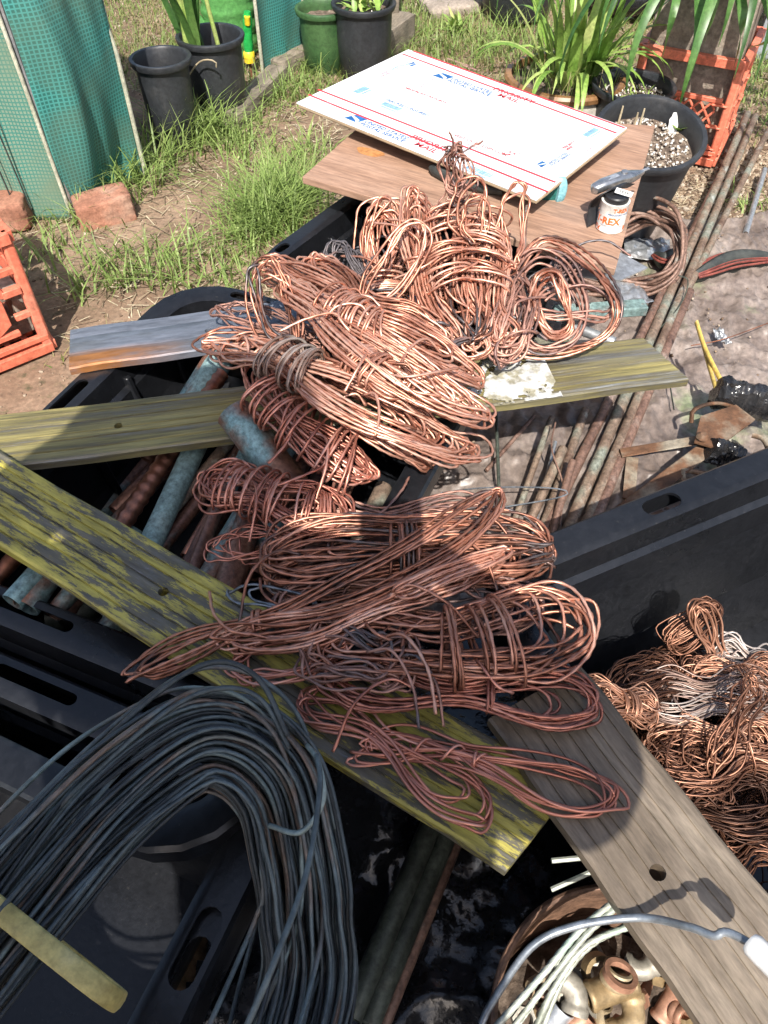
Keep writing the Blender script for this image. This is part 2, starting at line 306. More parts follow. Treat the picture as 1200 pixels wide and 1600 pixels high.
M['yellow_strap'] = pm('yellow_strap', [(.3, (.38, .31, .10)), (.55, (.55, .46, .18)), (.75, (.60, .52, .26))], scale=22, rough=.65, bump=.3, bscale=120, detail=6)
M['white_plastic'] = pm('white_plastic', [(.3, (.74, .74, .73)), (.7, (.82, .82, .8))], scale=9, rough=.4)
M['glove_teal'] = pm('glove_teal', [(.3, (.01, .11, .095)), (.7, (.02, .17, .15))], scale=60, rough=.7, bump=.6, bscale=220)
M['glove_cuff'] = pm('glove_cuff', [(.3, (.2, .48, .55)), (.7, (.28, .56, .62))], scale=50, rough=.8, bump=.5, bscale=250)
M['brass'] = pm('brass', [(.3, (.17, .12, .06)), (.5, (.38, .27, .14)), (.65, (.48, .38, .24)), (.8, (.36, .35, .28))], scale=18, rough=.52, metal=.4, detail=7, bump=.15, bscale=150)
M['brass_pale'] = pm('brass_pale', [(.3, (.22, .20, .16)), (.6, (.38, .35, .29)), (.8, (.32, .23, .16))], scale=16, rough=.52, metal=.4, detail=7, bump=.15, bscale=150)
M['brass_rose'] = pm('brass_rose', [(.3, (.30, .15, .09)), (.6, (.55, .3, .2)), (.8, (.5, .42, .33))], scale=16, rough=.52, metal=.4, detail=7)
M['old_copper'] = pm('old_copper', [(.3, (.075, .045, .032)), (.5, (.15, .085, .055)), (.65, (.24, .135, .085)), (.8, (.30, .22, .16))], scale=13, rough=.6, metal=.3, detail=6, bump=.3, bscale=100, micro=.5)
M['cord_red'] = pm('cord_red', [(.3, (.14, .03, .025)), (.7, (.26, .07, .05))], scale=60, rough=.6)
M['cord_dark'] = pm('cord_dark', [(.3, (.02, .025, .025)), (.7, (.05, .055, .05))], scale=30, rough=.6)
M['concrete'] = pm('concrete', [(.3, (.20, .165, .13)), (.6, (.32, .27, .215)), (.8, (.40, .35, .28))], scale=40, rough=.95, bump=.8, bscale=120, detail=6)
M['brick'] = pm('brick', [(.3, (.24, .10, .06)), (.55, (.36, .17, .11)), (.8, (.40, .27, .2))], scale=10, rough=.95, bump=.8, bscale=70, detail=6)
M['stone'] = pm('stone', [(.3, (.24, .2, .16)), (.7, (.38, .32, .27))], scale=8, rough=.95, bump=.8, bscale=50, detail=6)
M['clay_rim'] = pm('clay_rim', [(.3, (.17, .085, .035)), (.7, (.30, .16, .07))], scale=10, rough=.35)
M['glaze_cream'] = pm('glaze_cream', [(.3, (.45, .42, .36)), (.7, (.58, .55, .49))], scale=9, rough=.3)
M['potting'] = pm('potting', [(.3, (.05, .035, .025)), (.5, (.13, .095, .07)), (.65, (.22, .17, .13)), (.8, (.36, .32, .27))], scale=60, rough=.95, bump=1, bscale=90, detail=6)
M['perlite'] = pm('perlite', [(.2, (.30, .24, .18)), (.45, (.50, .45, .38)), (.75, (.72, .70, .66))], scale=40, rough=.9, tint=.9)
M['chips'] = pm('chips', [(.15, (.13, .085, .055)), (.45, (.25, .18, .12)), (.75, (.36, .28, .20)), (.98, (.46, .39, .31))], scale=25, rough=.95, tint=1.0)
M['leaf'] = pm('leaf', [(.15, (.08, .17, .03)), (.45, (.20, .35, .06)), (.7, (.32, .47, .11)), (.9, (.50, .55, .2))], scale=9, rough=.42, tint=.8, transl=.25)
M['leaf_dark'] = pm('leaf_dark', [(.2, (.03, .08, .02)), (.5, (.07, .17, .04)), (.8, (.15, .27, .07))], scale=7, rough=.4, tint=.6, transl=.2)
M['grass'] = pm('grass', [(.05, (.40, .31, .17)), (.28, (.30, .28, .11)), (.46, (.18, .26, .065)), (.75, (.24, .35, .09)), (.95, (.32, .42, .13))], scale=3, rough=.55, tint=1.1, transl=.3)
M['straw'] = pm('straw', [(.2, (.20, .15, .095)), (.5, (.38, .31, .20)), (.8, (.52, .45, .31))], scale=6, rough=.9, tint=.9)
M['trim_cream'] = pm('trim_cream', [(.3, (.38, .38, .28)), (.7, (.52, .51, .4))], scale=20, rough=.8, bump=.3, bscale=200)
M['shirt'] = pm('shirt', [(.3, (.06, .08, .14)), (.7, (.09, .11, .18))], scale=20, rough=.9)
M['trousers'] = pm('trousers', [(.3, (.07, .065, .05)), (.7, (.11, .1, .08))], scale=20, rough=.9)
M['skin'] = pm('skin', [(.3, (.42, .24, .17)), (.7, (.5, .3, .22))], scale=9, rough=.55)
M['hat'] = pm('hat', [(.3, (.36, .28, .16)), (.7, (.5, .4, .25))], scale=60, rough=.9)
M['phone'] = pm('phone', [(.3, (.02, .02, .022)), (.7, (.03, .03, .033))], scale=9, rough=.25)

def scrim_mat(name, line, cell, dirt, size=.0095, lw=.34):
    m = bpy.data.materials.new(name); m.use_nodes = True; n = m.node_tree.nodes; L = m.node_tree.links
    b = n['Principled BSDF']; tc = n.new('ShaderNodeTexCoord'); sp = n.new('ShaderNodeSeparateXYZ'); L.new(tc.outputs['Object'], sp.inputs[0])
    outs = []
    for ax in ('X', 'Z'):
        a = n.new('ShaderNodeMath'); a.operation = 'DIVIDE'; a.inputs[1].default_value = size; L.new(sp.outputs[ax], a.inputs[0])
        f = n.new('ShaderNodeMath'); f.operation = 'FRACT'; L.new(a.outputs[0], f.inputs[0])
        c = n.new('ShaderNodeMath'); c.operation = 'LESS_THAN'; c.inputs[1].default_value = lw; L.new(f.outputs[0], c.inputs[0]); outs.append(c)
    mx = n.new('ShaderNodeMath'); mx.operation = 'MAXIMUM'; L.new(outs[0].outputs[0], mx.inputs[0]); L.new(outs[1].outputs[0], mx.inputs[1])
    col = n.new('ShaderNodeMixRGB'); col.inputs[1].default_value = (*cell, 1); col.inputs[2].default_value = (*line, 1); L.new(mx.outputs[0], col.inputs[0])
    nz = n.new('ShaderNodeTexNoise'); nz.inputs['Scale'].default_value = 5; nz.inputs['Detail'].default_value = 5; nz.inputs['Distortion'].default_value = .6; L.new(tc.outputs['Object'], nz.inputs['Vector'])
    mr = n.new('ShaderNodeMapRange'); mr.inputs[1].default_value = .42; mr.inputs[2].default_value = .70; mr.inputs[4].default_value = .8; L.new(nz.outputs[0], mr.inputs[0])
    c2 = n.new('ShaderNodeMixRGB'); c2.inputs[2].default_value = (*dirt, 1); L.new(mr.outputs[0], c2.inputs[0]); L.new(col.outputs[0], c2.inputs[1])
    L.new(c2.outputs[0], b.inputs['Base Color']); b.inputs['Roughness'].default_value = .42
    bp = n.new('ShaderNodeBump'); bp.inputs['Strength'].default_value = .5; bp.inputs['Distance'].default_value = .001; L.new(mx.outputs[0], bp.inputs['Height']); L.new(bp.outputs[0], b.inputs['Normal'])
    ts = n.new('ShaderNodeBsdfTranslucent'); L.new(c2.outputs[0], ts.inputs[0]); ms = n.new('ShaderNodeMixShader'); ms.inputs[0].default_value = .35
    L.new(b.outputs[0], ms.inputs[1]); L.new(ts.outputs[0], ms.inputs[2]); L.new(ms.outputs[0], n['Material Output'].inputs[0])
    return m
M['scrim'] = scrim_mat('scrim', (.10, .42, .38), (.045, .20, .17), (.15, .22, .15))
M['scrim_pale'] = scrim_mat('scrim_pale', (.08, .30, .25), (.30, .42, .31), (.24, .32, .22))

def ground_mat():
    m = pm('soil', [(.28, (.105, .065, .042)), (.45, (.20, .132, .086)), (.6, (.29, .20, .135)), (.78, (.38, .285, .20))], scale=3.2, rough=.95, detail=7, rvar=.04, bump=1, bscale=45, rand=False, nrough=.66, spots=(26, .56, .70, (.10, .085, .045)))
    return m
M['soil'] = ground_mat()
M['sheet'] = pm('sheet', [(.28, (.108, .082, .07)), (.46, (.20, .160, .138)), (.6, (.275, .228, .20)), (.8, (.37, .325, .29))], scale=6, rough=.42, detail=7, rvar=.2, bump=.5, bscale=22, rand=False, spots=(3.4, .56, .68, (.20, .25, .13)), nrough=.64)

# ------------------------------------------------------------------ ground
def gz(x, y): return .012*snoise(np.asarray(x)*3.0, np.asarray(y)*3.0, 3)+.006*snoise(np.asarray(x)*11, np.asarray(y)*11, 4)-.01
xs = np.r_[-60, -30, -14, -7, -4, np.arange(-2.6, 2.61, .035), 4, 7, 14, 30, 60]
ys = np.r_[-60, -30, -12, -5, -2, np.arange(-.8, 4.6, .035), 6, 9, 15, 30, 60]
X, Y = np.meshgrid(xs, ys, indexing='ij')
Z = gz(X, Y)*np.where((np.abs(X) < 2.7) & (Y > -1) & (Y < 4.7), 1, 0)-.012*np.where((np.abs(X) < 2.7) & (Y > -1) & (Y < 4.7), 0, 1)
mb = MB(); mb.grid(np.stack([X, Y, Z], -1))
obj('ground', mb, M['soil'], kind='structure', angle=None)

# ------------------------------------------------------------------ greenhouse covers
def panel(root, name, a, b, h, mat, sway=.012, bulge=.0, seed=1, lean=(0, 0)):
    a = np.array([*a, 0.]); b = np.array([*b, 0.]); d = b-a; Lw = np.linalg.norm(d[:2]); n = 30; k = 60
    S, T = np.meshgrid(np.linspace(0, 1, n), np.linspace(0, 1, k), indexing='ij')
    off = sway*snoise(S*5*Lw/.3, T*4, seed)*np.sin(np.pi*S)**.5+bulge*np.sin(np.pi*S)*np.sin(np.pi*np.clip(T*1.4, 0, 1))
    V = np.stack([S*Lw+.004*snoise(T*9, S*2, seed+5)+lean[0]*T, off+lean[1]*T, T*h-.01], -1)
    mb = MB(); mb.grid(V)
    ang = math.atan2(d[1], d[0])
    o = obj(name, mb, mat, root, loc=tuple(a-np.array(root.location)), rot=(0, 0, ang), angle=None)
    m = o.modifiers.new('s', 'SOLIDIFY'); m.thickness = .0015
    return o, V, ang
def edge_tube(root, pts, r, mat, name='piping'):
    mb = MB(); mb.tube(smooth(pts, 40), r, 8); return obj(name, mb, mat, root, world=True)
A = P(113, 338, 0); B = P(226, 272, 0); HH = .95
gr = thing('greenhouse_cover', 'tall green mesh greenhouse cover with cream piping behind the orange crate', 'greenhouse cover', (A[0], A[1], 0))
L0 = A+np.array([-.62, .03, 0])
panel(gr, 'side_panel', L0[:2], A[:2], HH, M['scrim_pale'], seed=31, lean=(-.03, 0), sway=.03)
panel(gr, 'front_panel', A[:2], B[:2], HH, M['scrim'], seed=33, bulge=-.02, sway=.045, lean=(-.0, 0))
C2 = B+np.array([-.55, .35, 0]); panel(gr, 'back_panel', B[:2], C2[:2], HH, M['scrim'], seed=35)
C3 = L0+np.array([.02, .55, 0]); panel(gr, 'far_panel', C2[:2], C3[:2], HH, M['scrim'], seed=36); panel(gr, 'outer_panel', C3[:2], L0[:2], HH, M['scrim_pale'], seed=37)
edge_tube(gr, [A+[0, -.004, 0], A+[-.012, -.004, .4], A+[-.03, 0, HH]], .005, M['trim_cream'])
edge_tube(gr, [B+[.003, -.003, .0], B+[.004, -.003, .25], B+[.0, -.003, .36], B+[-.03, -.003, .5], B+[-.05, 0, HH]], .006, M['trim_cream'])
for s in (.10, .14):
    q = A+np.array([-s, 0, 0])
    edge_tube(gr, [q+[0, -.014, .03], q+[-.012, -.016, .3], q+[-.03, -.012, .6], q+[-.05, -.008, HH]], .0022, M['cord_dark'], 'cord')
for q in (A, B, L0, C2, C3):
    mb = MB(); mb.tube(smooth([q+[0, .012, 0], q+[-.02, .012, HH]], 3), .008, 8); obj('frame_post', mb, M['galv'], gr, world=True)
top = MB(); pl_ = [A+[-.03, 0, HH], B+[-.05, 0, HH], C2+[0, 0, HH], C3+[0, 0, HH], L0+[-.03, 0, HH]]
top.add(pl_, None, [[0, 1, 2, 3, 4]]); obj('roof_panel', top, M['scrim'], gr, world=True)
A2 = P(412, 126, 0); B2 = P(478, 88, 0)
g2 = thing('greenhouse_cover', 'narrow green mesh greenhouse flap beside the hose nozzle', 'greenhouse cover', (A2[0], A2[1], 0))
panel(g2, 'front_panel', A2[:2], B2[:2], HH, M['scrim'], seed=41, sway=.02)
D2 = A2+np.array([-.05, .9, 0]); E2 = B2+np.array([.15, .75, 0])
panel(g2, 'back_panel', B2[:2], E2[:2], HH, M['scrim'], seed=42); panel(g2, 'far_panel', E2[:2], D2[:2], HH, M['scrim'], seed=43)
edge_tube(g2, [A2, A2+[0, -.004, .5], A2+[.0, 0, HH]], .006, M['trim_cream'])
edge_tube(g2, [B2, B2+[.0, -.004, .5], B2+[0, 0, HH]], .006, M['trim_cream'])

# weathered edging timbers beside the second cover
def rough_log(name, a, b, wd, ht, mat, label, cat, seed, group=None):
    a = np.asarray(a); b = np.asarray(b); n = 26; L = np.linalg.norm(b-a); rg = []
    for i in range(n):
        s = i/(n-1); c = []
        for k in range(16):
            t = 2*math.pi*k/16; cc, ss = math.cos(t), math.sin(t); f = 1/max(abs(cc), abs(ss))**.8
            jn = 1+.10*float(snoise(s*9*L/.3, k*.9, seed))
            e = .86 if i in (0, n-1) else 1
            c.append([s*L+.006*float(snoise(k*1.3, s, seed+1)), cc*f*wd/2*jn*e, ss*f*ht/2*jn*e+ht/2])
        rg.append(c)
    mb = MB(); mb.loft(rg, (True, True))
    return obj(name, mb, mat, loc=tuple(a), rot=eul(frame(b-a)), label=label, cat=cat, group=group, angle=60)
rough_log('edging_timber', P(365, 205, -.01), P(440, 128, -.01), .07, .06, M['wood_grey'], 'grey weathered edging timber lying in the grass beside black pots', 'timber', 51)
rough_log('edging_timber', P(428, 122, -.01), P(492, 86, -.01), .09, .06, M['wood_grey'], 'split edging timber at the foot of the narrow green flap', 'timber', 53)
rough_log('timber_block', P(585, 98, -.01), P(632, 62, -.01), .10, .10, M['wood_grey'], 'dark rotten timber block with a hole, behind the white cardboard', 'timber', 55)
q0 = P(603, 70, 0)
mb = MB(); mb.box((0, 0, .45), (.08, .07, .9)); obj('wooden_post', mb, M['wood_grey'], loc=tuple(q0+[0.0, .08, 0]), rot=(0, .02, .4), label='upright grey wooden post beside the black pot at the back', cat='post', bevel=.006)

# bricks and stones
def rock(name, c, size, mat, label, cat, seed, rot=0, boxy=3.0, group=None):
    n, k = 24, 40; rg = []
    for i in range(1, n):
        ph = math.pi*i/n; row = []
        for j in range(k):
            th = 2*math.pi*j/k; d = np.array([math.sin(ph)*math.cos(th), math.sin(ph)*math.sin(th), math.cos(ph)])
            f = (np.sum(np.abs(d)**boxy))**(-1/boxy)*(1+.06*float(snoise(d[0]*3+d[2]*2, d[1]*3, seed))+.035*float(snoise(d[0]*11, d[1]*11+d[2]*9, seed+2)))
            row.append(d*f*np.asarray(size)/2+[0, 0, size[2]/2])
        rg.append(row)
    mb = MB(); mb.loft(rg, (True, True))
    return obj(name, mb, mat, loc=tuple(c), rot=(rnd(-.1, .1), rnd(-.1, .1), rot), label=label, cat=cat, group=group, angle=70)
rock('brick', P(172, 350, -.025), (.15, .10, .085), M['brick'], 'weathered red brick lying in grass at the foot of the green cover', 'brick', 3, .4, 16)
rock('brick', P(8, 352, -.01), (.16, .10, .075), M['brick'], 'broken brick just behind the orange crate on the left', 'brick', 5, .2, 16)
rock('paving_stone', P(705, 26, -.04), (.24, .2, .07), M['stone'], 'flat tan stone in the grass at the top of the picture', 'stone', 9, .3, 8)
rock('stone', P(505, 102, -.01), (.08, .06, .045), M['stone'], 'small grey stone beside the edging timber', 'stone', 12, .9, 3)

TOTES = []
# ------------------------------------------------------------------ totes
def rrect(lx, ly, r, n=5):
    out = []
    for cx, cy, a0 in ((lx/2-r, ly/2-r, 0), (-lx/2+r, ly/2-r, 90), (-lx/2+r, -ly/2+r, 180), (lx/2-r, -ly/2+r, 270)):
        for k in range(n+1):
            a = R_(a0+90*k/n); out.append([cx+r*math.cos(a), cy+r*math.sin(a)])
    return np.array(out)
def slot(cx, cy, L, wd, ang, z0, z1):
    r = wd/2; p = []
    for sx, a0 in ((1, -90), (-1, 90)):
        for k in range(7):
            a = R_(a0+180*k/6); p.append([sx*(L/2-r)+r*math.cos(a), r*math.sin(a)])
    p = np.array(p); c, s = math.cos(ang), math.sin(ang); p = p @ np.array([[c, s], [-s, c]])+[cx, cy]
    return MB().prism(p, z0, z1)
def tote(label, c, ang, lx, ly, h, lip=.035, rc=.05, taper=.05, holes=(), z0=0, tilt=(0, 0), ribs=6, skirt=.035, name='storage_tote'):
    """rectangular black tote: c = centre of the base, ang = direction of its long side"""
    t = thing(name, label, 'tote', (c[0], c[1], z0), (tilt[0], tilt[1], ang))
    th = .004; TOTES.append((c[0], c[1], ang, lx/2-taper*.5, ly/2-taper*.5))
    def rg(dx, z, r): return np.c_[rrect(lx+2*dx, ly+2*dx, max(.004, r)), np.full(24, z)]
    rings = [rg(-taper, 0, rc*.7), rg(0, h-.02, rc), rg(.002, h-th, rc), rg(lip-th, h-th, rc+lip), rg(lip-th, h-skirt, rc+lip), rg(lip, h-skirt, rc+lip),
             rg(lip, h-.004, rc+lip), rg(lip-.004, h, rc+lip), rg(.004, h, rc), rg(-th, h-.004, rc-th), rg(-th-.002, h-.045, rc-th), rg(-th-.010, h-.052, rc-th), rg(-th-.014, h*.5, rc-th), rg(-th-.020, h*.48, rc-th), rg(-taper-th-.006, th, rc*.7)]
    mb = MB(); mb.loft(rings, (True, True))
    me = cut(mb, [slot(*q) for q in holes], 'shell', 35) if holes else mb
    obj('shell', me, M['black_plastic'], t, angle=35)
    for k in range(ribs):
        x = lx*(-.38+.76*k/max(1, ribs-1))
        for s in (-1, 1):
            a = np.array([x, s*(ly/2-taper*.9-.003), .03]); b = np.array([x, s*(ly/2-.006-.001), h-.03])
            r = MB(); r.bar(a, b, .012, .012, up=(0, s, 0)); obj('rib', r, M['black_plastic'], t, bevel=.003)
    return t
def tote_corner(label, corner, xdir, lx, ly, h, side=-1, **k):
    """place a tote by its far-left rim corner, x along xdir, body to the right (side=-1) of it"""
    x = unit([*xdir, 0])[:2]; y = np.array([-x[1], x[0]])*side
    c = np.asarray(corner)+x*lx/2+y*ly/2
    return tote(label, c, math.atan2(x[1], x[0]), lx, ly, h, **k)

RIM = .30
# big tote full of pipes, long axis running away to the right
v = unit([.40, .917, 0])[:2]; u = np.array([v[1], -v[0]])
fl = np.array([-.345, 1.19]); LXA, LYA = .80, .52
cA = fl-v*LXA/2+u*LYA/2
tote('big black tote of old copper pipes under the yellow planks on the left', cA, math.atan2(v[1], v[0]), LXA, LYA, RIM, lip=.04,
     rc=.07, holes=[(.08, LYA/2+.019, .09, .020, 0, .2, .5), (LXA/2+.019, LYA/2-.10, .06, .018, R_(90), .2, .5)])
# nested pair of totes at lower left
un = unit([.92, -.38, 0])[:2]; vn = np.array([un[1], -un[0]])       # vn points at the camera
fr = np.array([-.115, .365])
def nested(label, off, z0, lx, ly, h):
    c = fr+vn*off-un*lx/2+vn*ly/2
    return tote(label, c, math.atan2(un[1], un[0]), lx, ly, h, lip=.045, rc=.03, z0=z0, ribs=0, skirt=.05,
                holes=[(-lx*.20, ly/2+.024, .12, .016, 0, .1, .6), (lx*.30, ly/2+.024, .10, .016, 0, .1, .6), (lx/2+.022, .0, .075, .026, R_(90), .1, .6)])
nested('slotted rim black tote holding the big coil of dark wire', .0, 0, .52, .44, .275)
nested('inner of two nested black totes, its slotted rim beaded with water', .075, .02, .44, .34, .24)
# tote below the plywood
uT = unit([.55, .83, 0])[:2]; vT = np.array([uT[1], -uT[0]])
c5 = np.array([-.20, 1.27])+uT*.26+vT*.20
tote('black tote with a square corner hole under the plywood board', c5, math.atan2(uT[1], uT[0]), .52, .40, .31, lip=.035, rc=.03, ribs=5,
     holes=[(-.22, .20+.016, .035, .018, 0, .2, .5), (.1, .20+.016, .1, .018, 0, .2, .5)])
# right tote with thin copper
uR = unit([.33, .155, 0])[:2]; vR = np.array([uR[1], -uR[0]])
cR = np.array([.150, .535])+uR*(.30)+vR*(.24)
tote('black tote on the right full of thin copper wire', cR, math.atan2(uR[1], uR[0]), .60, .48, .335, lip=.042, rc=.04, taper=.06, ribs=0, skirt=.045,
     holes=[(-.055, .24+.019, .058, .024, 0, .2, .5), (.2, .24+.019, .058, .024, 0, .2, .5)])

def sheet_grid(V):
    """a sheet with the footprints of the totes left out (they stand on the ground)"""
    m_, n_ = V.shape[:2]; ins = np.zeros((m_, n_), bool)
    for cx, cy, an, hx, hy in TOTES:
        dx, dy = V[..., 0]-cx, V[..., 1]-cy; ins |= (np.abs(dx*math.cos(an)+dy*math.sin(an)) < hx-.01) & (np.abs(-dx*math.sin(an)+dy*math.cos(an)) < hy-.01)
    idx = np.arange(m_*n_).reshape(m_, n_); ok = ~(ins[:-1, :-1] | ins[1:, :-1] | ins[1:, 1:] | ins[:-1, 1:])
    return MB().add(V.reshape(-1, 3), np.stack([idx[:-1, :-1], idx[1:, :-1], idx[1:, 1:], idx[:-1, 1:]], -1)[ok])
# crumpled clear sheeting over the soil on the right
xs = np.linspace(-.02, 1.22, 260); ys = np.linspace(.62, 1.95, 260); X, Y = np.meshgrid(xs, ys, indexing='ij')
rdg = np.abs(snoise(X*9, Y*9, 11)); rd2 = np.abs(snoise(X*26+3, Y*26, 12))
rd3 = np.abs(snoise(X*60+3, Y*60, 17))
Z = .022-.022*np.minimum(1, rdg*2.2)*.7-.011*np.minimum(1, rd2*2)-.006*np.minimum(1, rd3*2)+.005+.018*snoise(X*4, Y*4, 13)+.018
edge = np.minimum(np.minimum(X-xs[0], xs[-1]-X), np.minimum(Y-ys[0], ys[-1]-Y)); Z = np.where(edge < .03, Z*np.clip(edge/.03, .1, 1), Z)
X2 = X+.03*snoise(Y*4, X*2, 14); Y2 = Y+.04*snoise(X*3, Y*2, 15)
mb = sheet_grid(np.stack([X2, Y2, Z], -1))
obj('plastic_sheet', mb, M['sheet'], world=True, label='crumpled muddy plastic sheet spread on the ground under the long pipes', cat='sheet', angle=None)
# black film under the near things
xs = np.linspace(-.75, .75, 150); ys = np.linspace(-.25, .64, 120); X, Y = np.meshgrid(xs, ys, indexing='ij')
Z = .035+.03*snoise(X*5, Y*5, 21)+.018*(1-np.minimum(1, np.abs(snoise(X*12, Y*12, 22))*2.5))+.006*(1-np.minimum(1, np.abs(snoise(X*34, Y*34, 23))*2.5))
Z = np.maximum(Z, .015)
mb = sheet_grid(np.stack([X, Y, Z], -1))
obj('black_film', mb, M['black_film'], world=True, label='crinkled shiny black plastic film on the ground below the planks', cat='plastic film', angle=None)


# ------------------------------------------------------------------ planks (ribbed strips)
def plank(name, label, a, b, wd, th, mat, holes=(), nr=5, groove=.0025, gw=.003, skirt=.0, lab2=None, end_cut=0, lip=False, endskew=(0, 0)):
    """a, b: centre of the top face at either end"""
    a = np.asarray(a, float); b = np.asarray(b, float); L = np.linalg.norm(b-a)
    prof = [(-wd/2, -th), (-wd/2, -.002), (-wd/2+.003, 0)]
    for k in range(nr):
        y = -wd/2+wd*(k+1)/(nr+1)+.15*wd/nr*math.sin(k*2.1)
        prof += [(y-gw, 0), (y-gw*.5, -groove), (y+gw*.5, -groove), (y+gw, 0)]
    prof += [(wd/2-.003, 0), (wd/2, -.002), (wd/2, -th)]
    pr = np.array(prof)
    n = 14; rings = []
    for i in range(n):
        s = i/(n-1); x = s*L; sk = endskew[0] if i == 0 else (endskew[1] if i == n-1 else 0)
        rings.append(np.c_[x+sk*pr[:, 0]/wd, pr[:, 0]+.0012*math.sin(i*1.7), pr[:, 1]+.0010*math.sin(i*1.1)])
    mb = MB(); mb.loft(rings, (True, True))
    cs = []
    for s, off, rad in holes:
        t = 2*np.pi*np.arange(14)/14; cs.append(MB().prism(np.c_[s*L+rad*np.cos(t), off+rad*np.sin(t)], -th-.02, .02))
    me = cut(mb, cs, name, 30) if cs else mb
    return obj(name, me, mat, loc=tuple(a), rot=eul(frame(b-a)), label=label, cat='plank', angle=30)
def pc(p0, p1, z):   # middle of two pixels on the plane z
    return (P(*p0, z)+P(*p1, z))/2
ZP = RIM+.014
a = pc((100, 512), (118, 578), ZP); b0 = pc((440, 462), (452, 532), ZP); d = unit(b0-a); b = a+d*.62
plank('metal_strip', 'blue grey ribbed metal strip with a rusty end, farthest left', a, b, .105, .013, M['blue_metal'], holes=[(.36, -.005, .006)], nr=2, groove=.0004, gw=.0015)
za = .322
a0 = pc((0, 643), (0, 735), za); b0 = pc((1028, 528), (1050, 592), za); d = unit(b0-a0)
plank('ribbed_strip', 'long olive yellow ribbed strip crossing beneath the upper copper pile', a0-d*.14, b0, .112, .014, M['paint_olive'], holes=[(.265, .0, .006)], nr=5, groove=.0018, gw=.0016, endskew=(0, -.03))
# pale crust on the right end of that strip
mb = MB(); c0 = P(812, 592, za+.0015); dirx = frame(d)
nn = 90; S, T = np.meshgrid(np.linspace(-.10, .052, nn), np.linspace(-.051, .051, 60), indexing='ij')
msk = snoise(S*70, T*70, 77)+.7*snoise(S*190, T*190, 78)+1.0-8*np.maximum(0, -S-.03)*4*(.5+.5*np.abs(T)/.05)-30*np.maximum(0, np.abs(T)-.042)-60*np.maximum(0, S-.040+.006*np.sin(T*160))
V = np.stack([S, T, .0005+.0009*np.clip(msk, 0, 1.2)], -1); idx = np.arange(nn*60).reshape(nn, 60)
Qa = np.stack([idx[:-1, :-1], idx[1:, :-1], idx[1:, 1:], idx[:-1, 1:]], -1)[(msk[:-1, :-1] > .25) & (msk[1:, 1:] > .1)]
mb.add(V.reshape(-1, 3), Qa); obj('dried_plaster', mb, M['white_crust'], loc=tuple(c0), rot=eul(dirx), label='patch of dried white plaster on the olive strip below the big copper ring', cat='plaster', angle=None)
zb = .336
p0 = pc((-60, 705), (-60, 810), zb); p1 = pc((862, 1262), (830, 1325), zb)
a0 = pc((0, 740), (0, 848), zb); d = unit(P(845, 1292, zb)-pc((60, 772), (0, 845), zb))
a1 = (P(60, 745, zb)+P(0, 845, zb))/2; b1 = (P(862, 1258, zb)+P(828, 1328, zb))/2; d = unit(b1-a1)
plank('painted_strip', 'flaking bright yellow painted strip running to the lower right', a1-d*.20, b1, .108, .016, M['paint_yellow'], holes=[(.475, .004, .0065), (.815, .004, .0065)], nr=6, groove=.0022, gw=.0016, endskew=(0, .02))
zc = .357
a2 = (P(755, 1085, zc)+P(925, 1060, zc))/2; b2 = (P(1225, 1440, zc)+P(1080, 1600, zc))/2
a2 = (P(762, 1105, zc)+P(950, 1105, zc))/2; b2 = (P(1090, 1600, zc)+P(1290, 1500, zc))/2; d2 = unit(b2-a2)
plank('brown_strip', 'grey brown ribbed strip lying along the edge of the right tote', a2-d2*.02, b2+d2*.12, .122, .016, M['brown_metal'], holes=[(.46, -.012, .0075)], nr=7, groove=.0015, gw=.0012)

# ------------------------------------------------------------------ pipes
def pipe(name, a, b, r, mat, label, cat='pipe', group=None, wall=.0015, sides=18, flare=0, bend=0, corr=0, parent=None):
    a = np.asarray(a, float); b = np.asarray(b, float); L = np.linalg.norm(b-a)
    if corr:
        n = int(L/.0045); z = np.linspace(0, L, n); pr = [(r-wall*1.5, 0)]+[(r*(1+.09*math.sin(i*1.6)), zz) for i, zz in enumerate(z)]+[(r-wall*1.5, L)]
        pr = pr+[(r-wall*1.5, 0)]
    else:
        pr = [(r-wall, 0), (r-.0004, 0), (r, .0006)]+[(r*(1+.012*math.sin(k*2.3+L*9)), L*k/6) for k in range(1, 6)]+[(r, L-.0006), (r-.0004, L), (r-wall, L), (r-wall, L*.5), (r-wall, 0)]
    mb = MB(); mb.lathe(pr, sides)
    V = mb.v[0]; x = V[:, 2].copy(); V[:, 2] = V[:, 0]; V[:, 0] = x
    if bend: V[:, 2] += bend*np.sin(np.pi*V[:, 0]/L)
    return obj(name, mb, mat, parent, loc=tuple(a), rot=eul(frame(b-a)), label=label, cat=cat, group=group, angle=40)
GP = 'old pipes inside the left tote'
def pp(x0, y0, z0, x1, y1, z1, r, mk, label, **k):
    while y0 > 940+.37*x0 and y0-y1 > 40: x0, y0, z0 = x0+(x1-x0)*.05, y0+(y1-y0)*.05, z0+(z1-z0)*.05
    return pipe(k.pop('name', 'copper_pipe'), P(x0, y0, z0), P(x1, y1, z1), r, M[mk], label, group=GP, **k)
pp(195, 890, 0.195, 460, 580, 0.220, .014, 'pipe_brown', 'dark brown pipe, leftmost of those between the two yellow strips')
pp(215, 900, 0.230, 470, 590, 0.250, .0105, 'pipe_brown', 'thin dark pipe just left of the corrugated copper tube')
pp(165, 860, 0.265, 345, 585, 0.285, .0125, 'pipe_copper', 'corrugated copper tube between the two yellow strips', corr=1, name='corrugated_tube')
pp(120, 1100, 0.235, 330, 645, 0.285, .0165, 'pipe_green', 'wide pale verdigris green pipe beside the corrugated tube')
pp(255, 1010, 0.255, 400, 640, 0.285, .0095, 'pipe_brown', 'slim purple brown pipe right of the pale green pipe')
